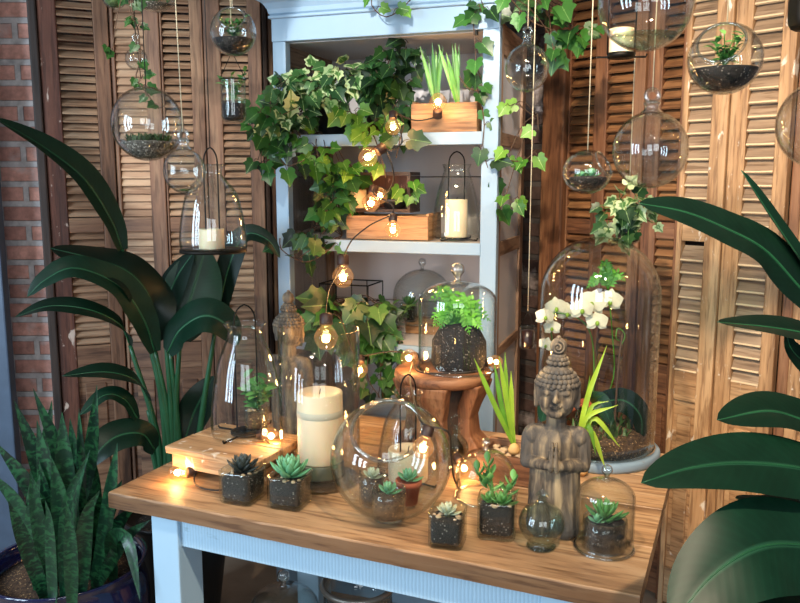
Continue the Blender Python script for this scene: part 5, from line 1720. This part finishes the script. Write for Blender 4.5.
for px, py, Y, d, rp in BU:
    if Y is None:
        c = on(px, py + 8, TOP); c.z = TOP + .028
    elif Y == 'R':
        c = on(px, py + 7, RT); c.z = RT + .024
    else:
        c = at(px, py, Y)
    d = Vector(d).normalized(); r = scale_at(c) * rp
    g = MB(); Mx = Matrix.Translation(c) @ d.to_track_quat('-Z', 'Y').to_matrix().to_4x4()
    g.lathe(smooth_prof([(0.0, -r), (r * .55, -r * .84), (r, 0), (r * .78, r * .62), (r * .45, r * .98), (r * .42, r * 1.15)], 20), 24, Mx)
    bo = g.build('bulb', M['bulbglass'], t, off=sl0)
    MB().lathe([(0, r * 1.08), (r * .52, r * 1.08), (r * .55, r * 1.2), (r * .55, r * 1.95), (r * .3, r * 2.1), (0, r * 2.1)], 14, Mx).build('socket', M['socket'], bo, off=sl0)
    f = MB(); f.ball(c - d * r * -.05, r * .34, 10, 8, (1, 1, 1)); f.build('filament', M['filament'], bo, off=sl0)
    ends.append(c - d * r * 2.0)
    l = bpy.data.lights.new('bulb_glow', 'POINT'); l.energy = 1.1 * (r / .03); l.color = (1, .55, .22); l.shadow_soft_size = r * .5
    lo = bpy.data.objects.new('bulb_glow', l); COL.objects.link(lo); lo.location = c + d * r * .2
E = ends
def cordp(*pts):
    MB().tube(curve(pts, 40), .0026, 6).build('cord', M['wire'], t, off=sl0)
def sag(a, b, k=.03, dy=0):
    m = a.lerp(b, .5); return Vector((m.x, m.y + dy, m.z - k))
cordp(E[1], sag(E[1], E[0], .02), E[0])
cordp(E[0], at(402, 140, 2.68), at(392, 150, 2.7), E[2])
cordp(E[2], at(392, 165, 2.72), at(392, 185, 2.76), E[4])
cordp(E[4], at(384, 190, 2.8), E[3])
cordp(E[3], at(374, 194, 2.74), at(392, 205, 2.68), E[5])
cordp(E[5], at(376, 222, 2.68), at(366, 228, 2.66), at(352, 240, 2.68), at(344, 255, 2.78), E[6])
cordp(E[6], at(336, 275, 2.78), at(329, 290, 2.74), at(326, 310, 2.6), E[7])
cordp(E[7], at(340, 318, 2.56), at(352, 350, 2.6), E[9])
cordp(E[9], at(385, 352, 2.55), at(400, 352, 2.46), E[8])
cordp(E[8], at(420, 372, 2.36), at(470, 372, 2.33), E[14])
cordp(E[8], at(410, 375, 2.30), at(413, 395, 2.05), at(420, 420, 1.76), E[12])
p1 = on(460, 488, TOP + .009)
cordp(E[12], at(448, 432, 1.72), at(451, 455, 1.80), at(454, 478, 2.0), p1, E[13])
pA, pB = on(212, 490, TOP + .009), on(250, 478, TOP + .009)
cordp(E[10], on(195, 484, TOP + .009), pA, on(240, 487, TOP + .009), on(275, 470, TOP + .009), at(281, 455, 2.17), E[11])
# ------------------------------------------------------------------ camera, light, view
cd = bpy.data.cameras.new('camera'); cam = bpy.data.objects.new('camera', cd); COL.objects.link(cam)
cam.location = CAM; cam.rotation_euler = (PI / 2 - TH, 0, 0)
cd.sensor_width = 36; cd.sensor_fit = 'HORIZONTAL'; cd.lens = 36; cd.clip_start = 0.02
SC.camera = cam
w = bpy.data.worlds.new('world'); SC.world = w; w.use_nodes = True
bg = w.node_tree.nodes['Background']
bg.inputs[0].default_value = (.62, .76, 1.0, 1); bg.inputs[1].default_value = .22

def area(name, loc, target, sx, sy, energy, col):
    l = bpy.data.lights.new(name, 'AREA'); l.shape = 'RECTANGLE'; l.size = sx; l.size_y = sy; l.energy = energy; l.color = col
    o = bpy.data.objects.new(name, l); COL.objects.link(o); o.location = loc
    o.rotation_euler = (Vector(target) - Vector(loc)).to_track_quat('-Z', 'Y').to_euler()
    return o
def spot(name, loc, target, energy, col, ang=50, blend=.5, rad=.04):
    l = bpy.data.lights.new(name, 'SPOT'); l.energy = energy; l.color = col; l.spot_size = math.radians(ang); l.spot_blend = blend; l.shadow_soft_size = rad
    o = bpy.data.objects.new(name, l); COL.objects.link(o); o.location = loc
    o.rotation_euler = (Vector(target) - Vector(loc)).to_track_quat('-Z', 'Y').to_euler()
    return o
# daylight through the shop windows behind the camera
for k in range(3):
    area('window_daylight', (-2.9, -.6 + k * .75, 1.75), (0, 2.6 , 1.1), .30, 1.9, 37, (.66, .84, 1))
for k in range(2):
    area('shopfront_daylight', (-.6 + k * 1.3, -1.7, 2.0), (0.1, 2.6, 1.1), 1.0, 1.3, 24, (.84, .93, 1))
# narrow spots added to imitate sun patches on cornice, front post and far shutters
spot('sun_patch_spot', (-.9, .3, 2.85), at(330, 36, 2.85), 420, (1, .97, .92), 9, .25, .02)
spot('sun_patch_spot', (-.3, .2, 2.85), at(462, 16, 2.75), 420, (1, .95, .88), 9, .25, .02)
spot('sun_patch_spot', (.9, .5, 2.85), at(489, 110, 2.75), 170, (1, .93, .85), 13, .25, .02)
spot('sun_patch_spot', (-1.4, .9, 2.85), at(190, 110, 3.3), 130, (1, .93, .84), 20, .4, .03)
spot('sun_patch_spot', (-.9, .9, 2.85), at(236, 170, 3.3), 120, (1, .92, .80), 22, .4, .03)
# warm ceiling track spots
spot('track_spot', (-.1, .9, 2.75), (1.15, 2.6, 1.3), 215, (1, .80, .58), 62)
spot('track_spot', (.5, .5, 2.75), (.35, 1.9, .8), 165, (1, .80, .58), 48)
spot('track_spot', (.2, .9, 2.75), (.75, 2.9, 1.2), 90, (1, .76, .52), 50)
spot('track_spot', (-.7, .9, 2.75), (-.45, 2.3, .8), 55, (1, .84, .66), 45)
sc = SC
sc.view_settings.view_transform = 'Standard'; sc.view_settings.look = 'None'
sc.view_settings.gamma = 1.0; sc.view_settings.exposure = 0.14
sc.view_settings.use_curve_mapping = False
sc.render.film_transparent = False
try:
    sc.cycles.transparent_max_bounces = 40
    sc.cycles.max_bounces = 8
    sc.cycles.use_denoising = True
    sc.cycles.caustics_reflective = False; sc.cycles.caustics_refractive = False
    sc.cycles.sample_clamp_indirect = 4.0
except Exception:
    pass
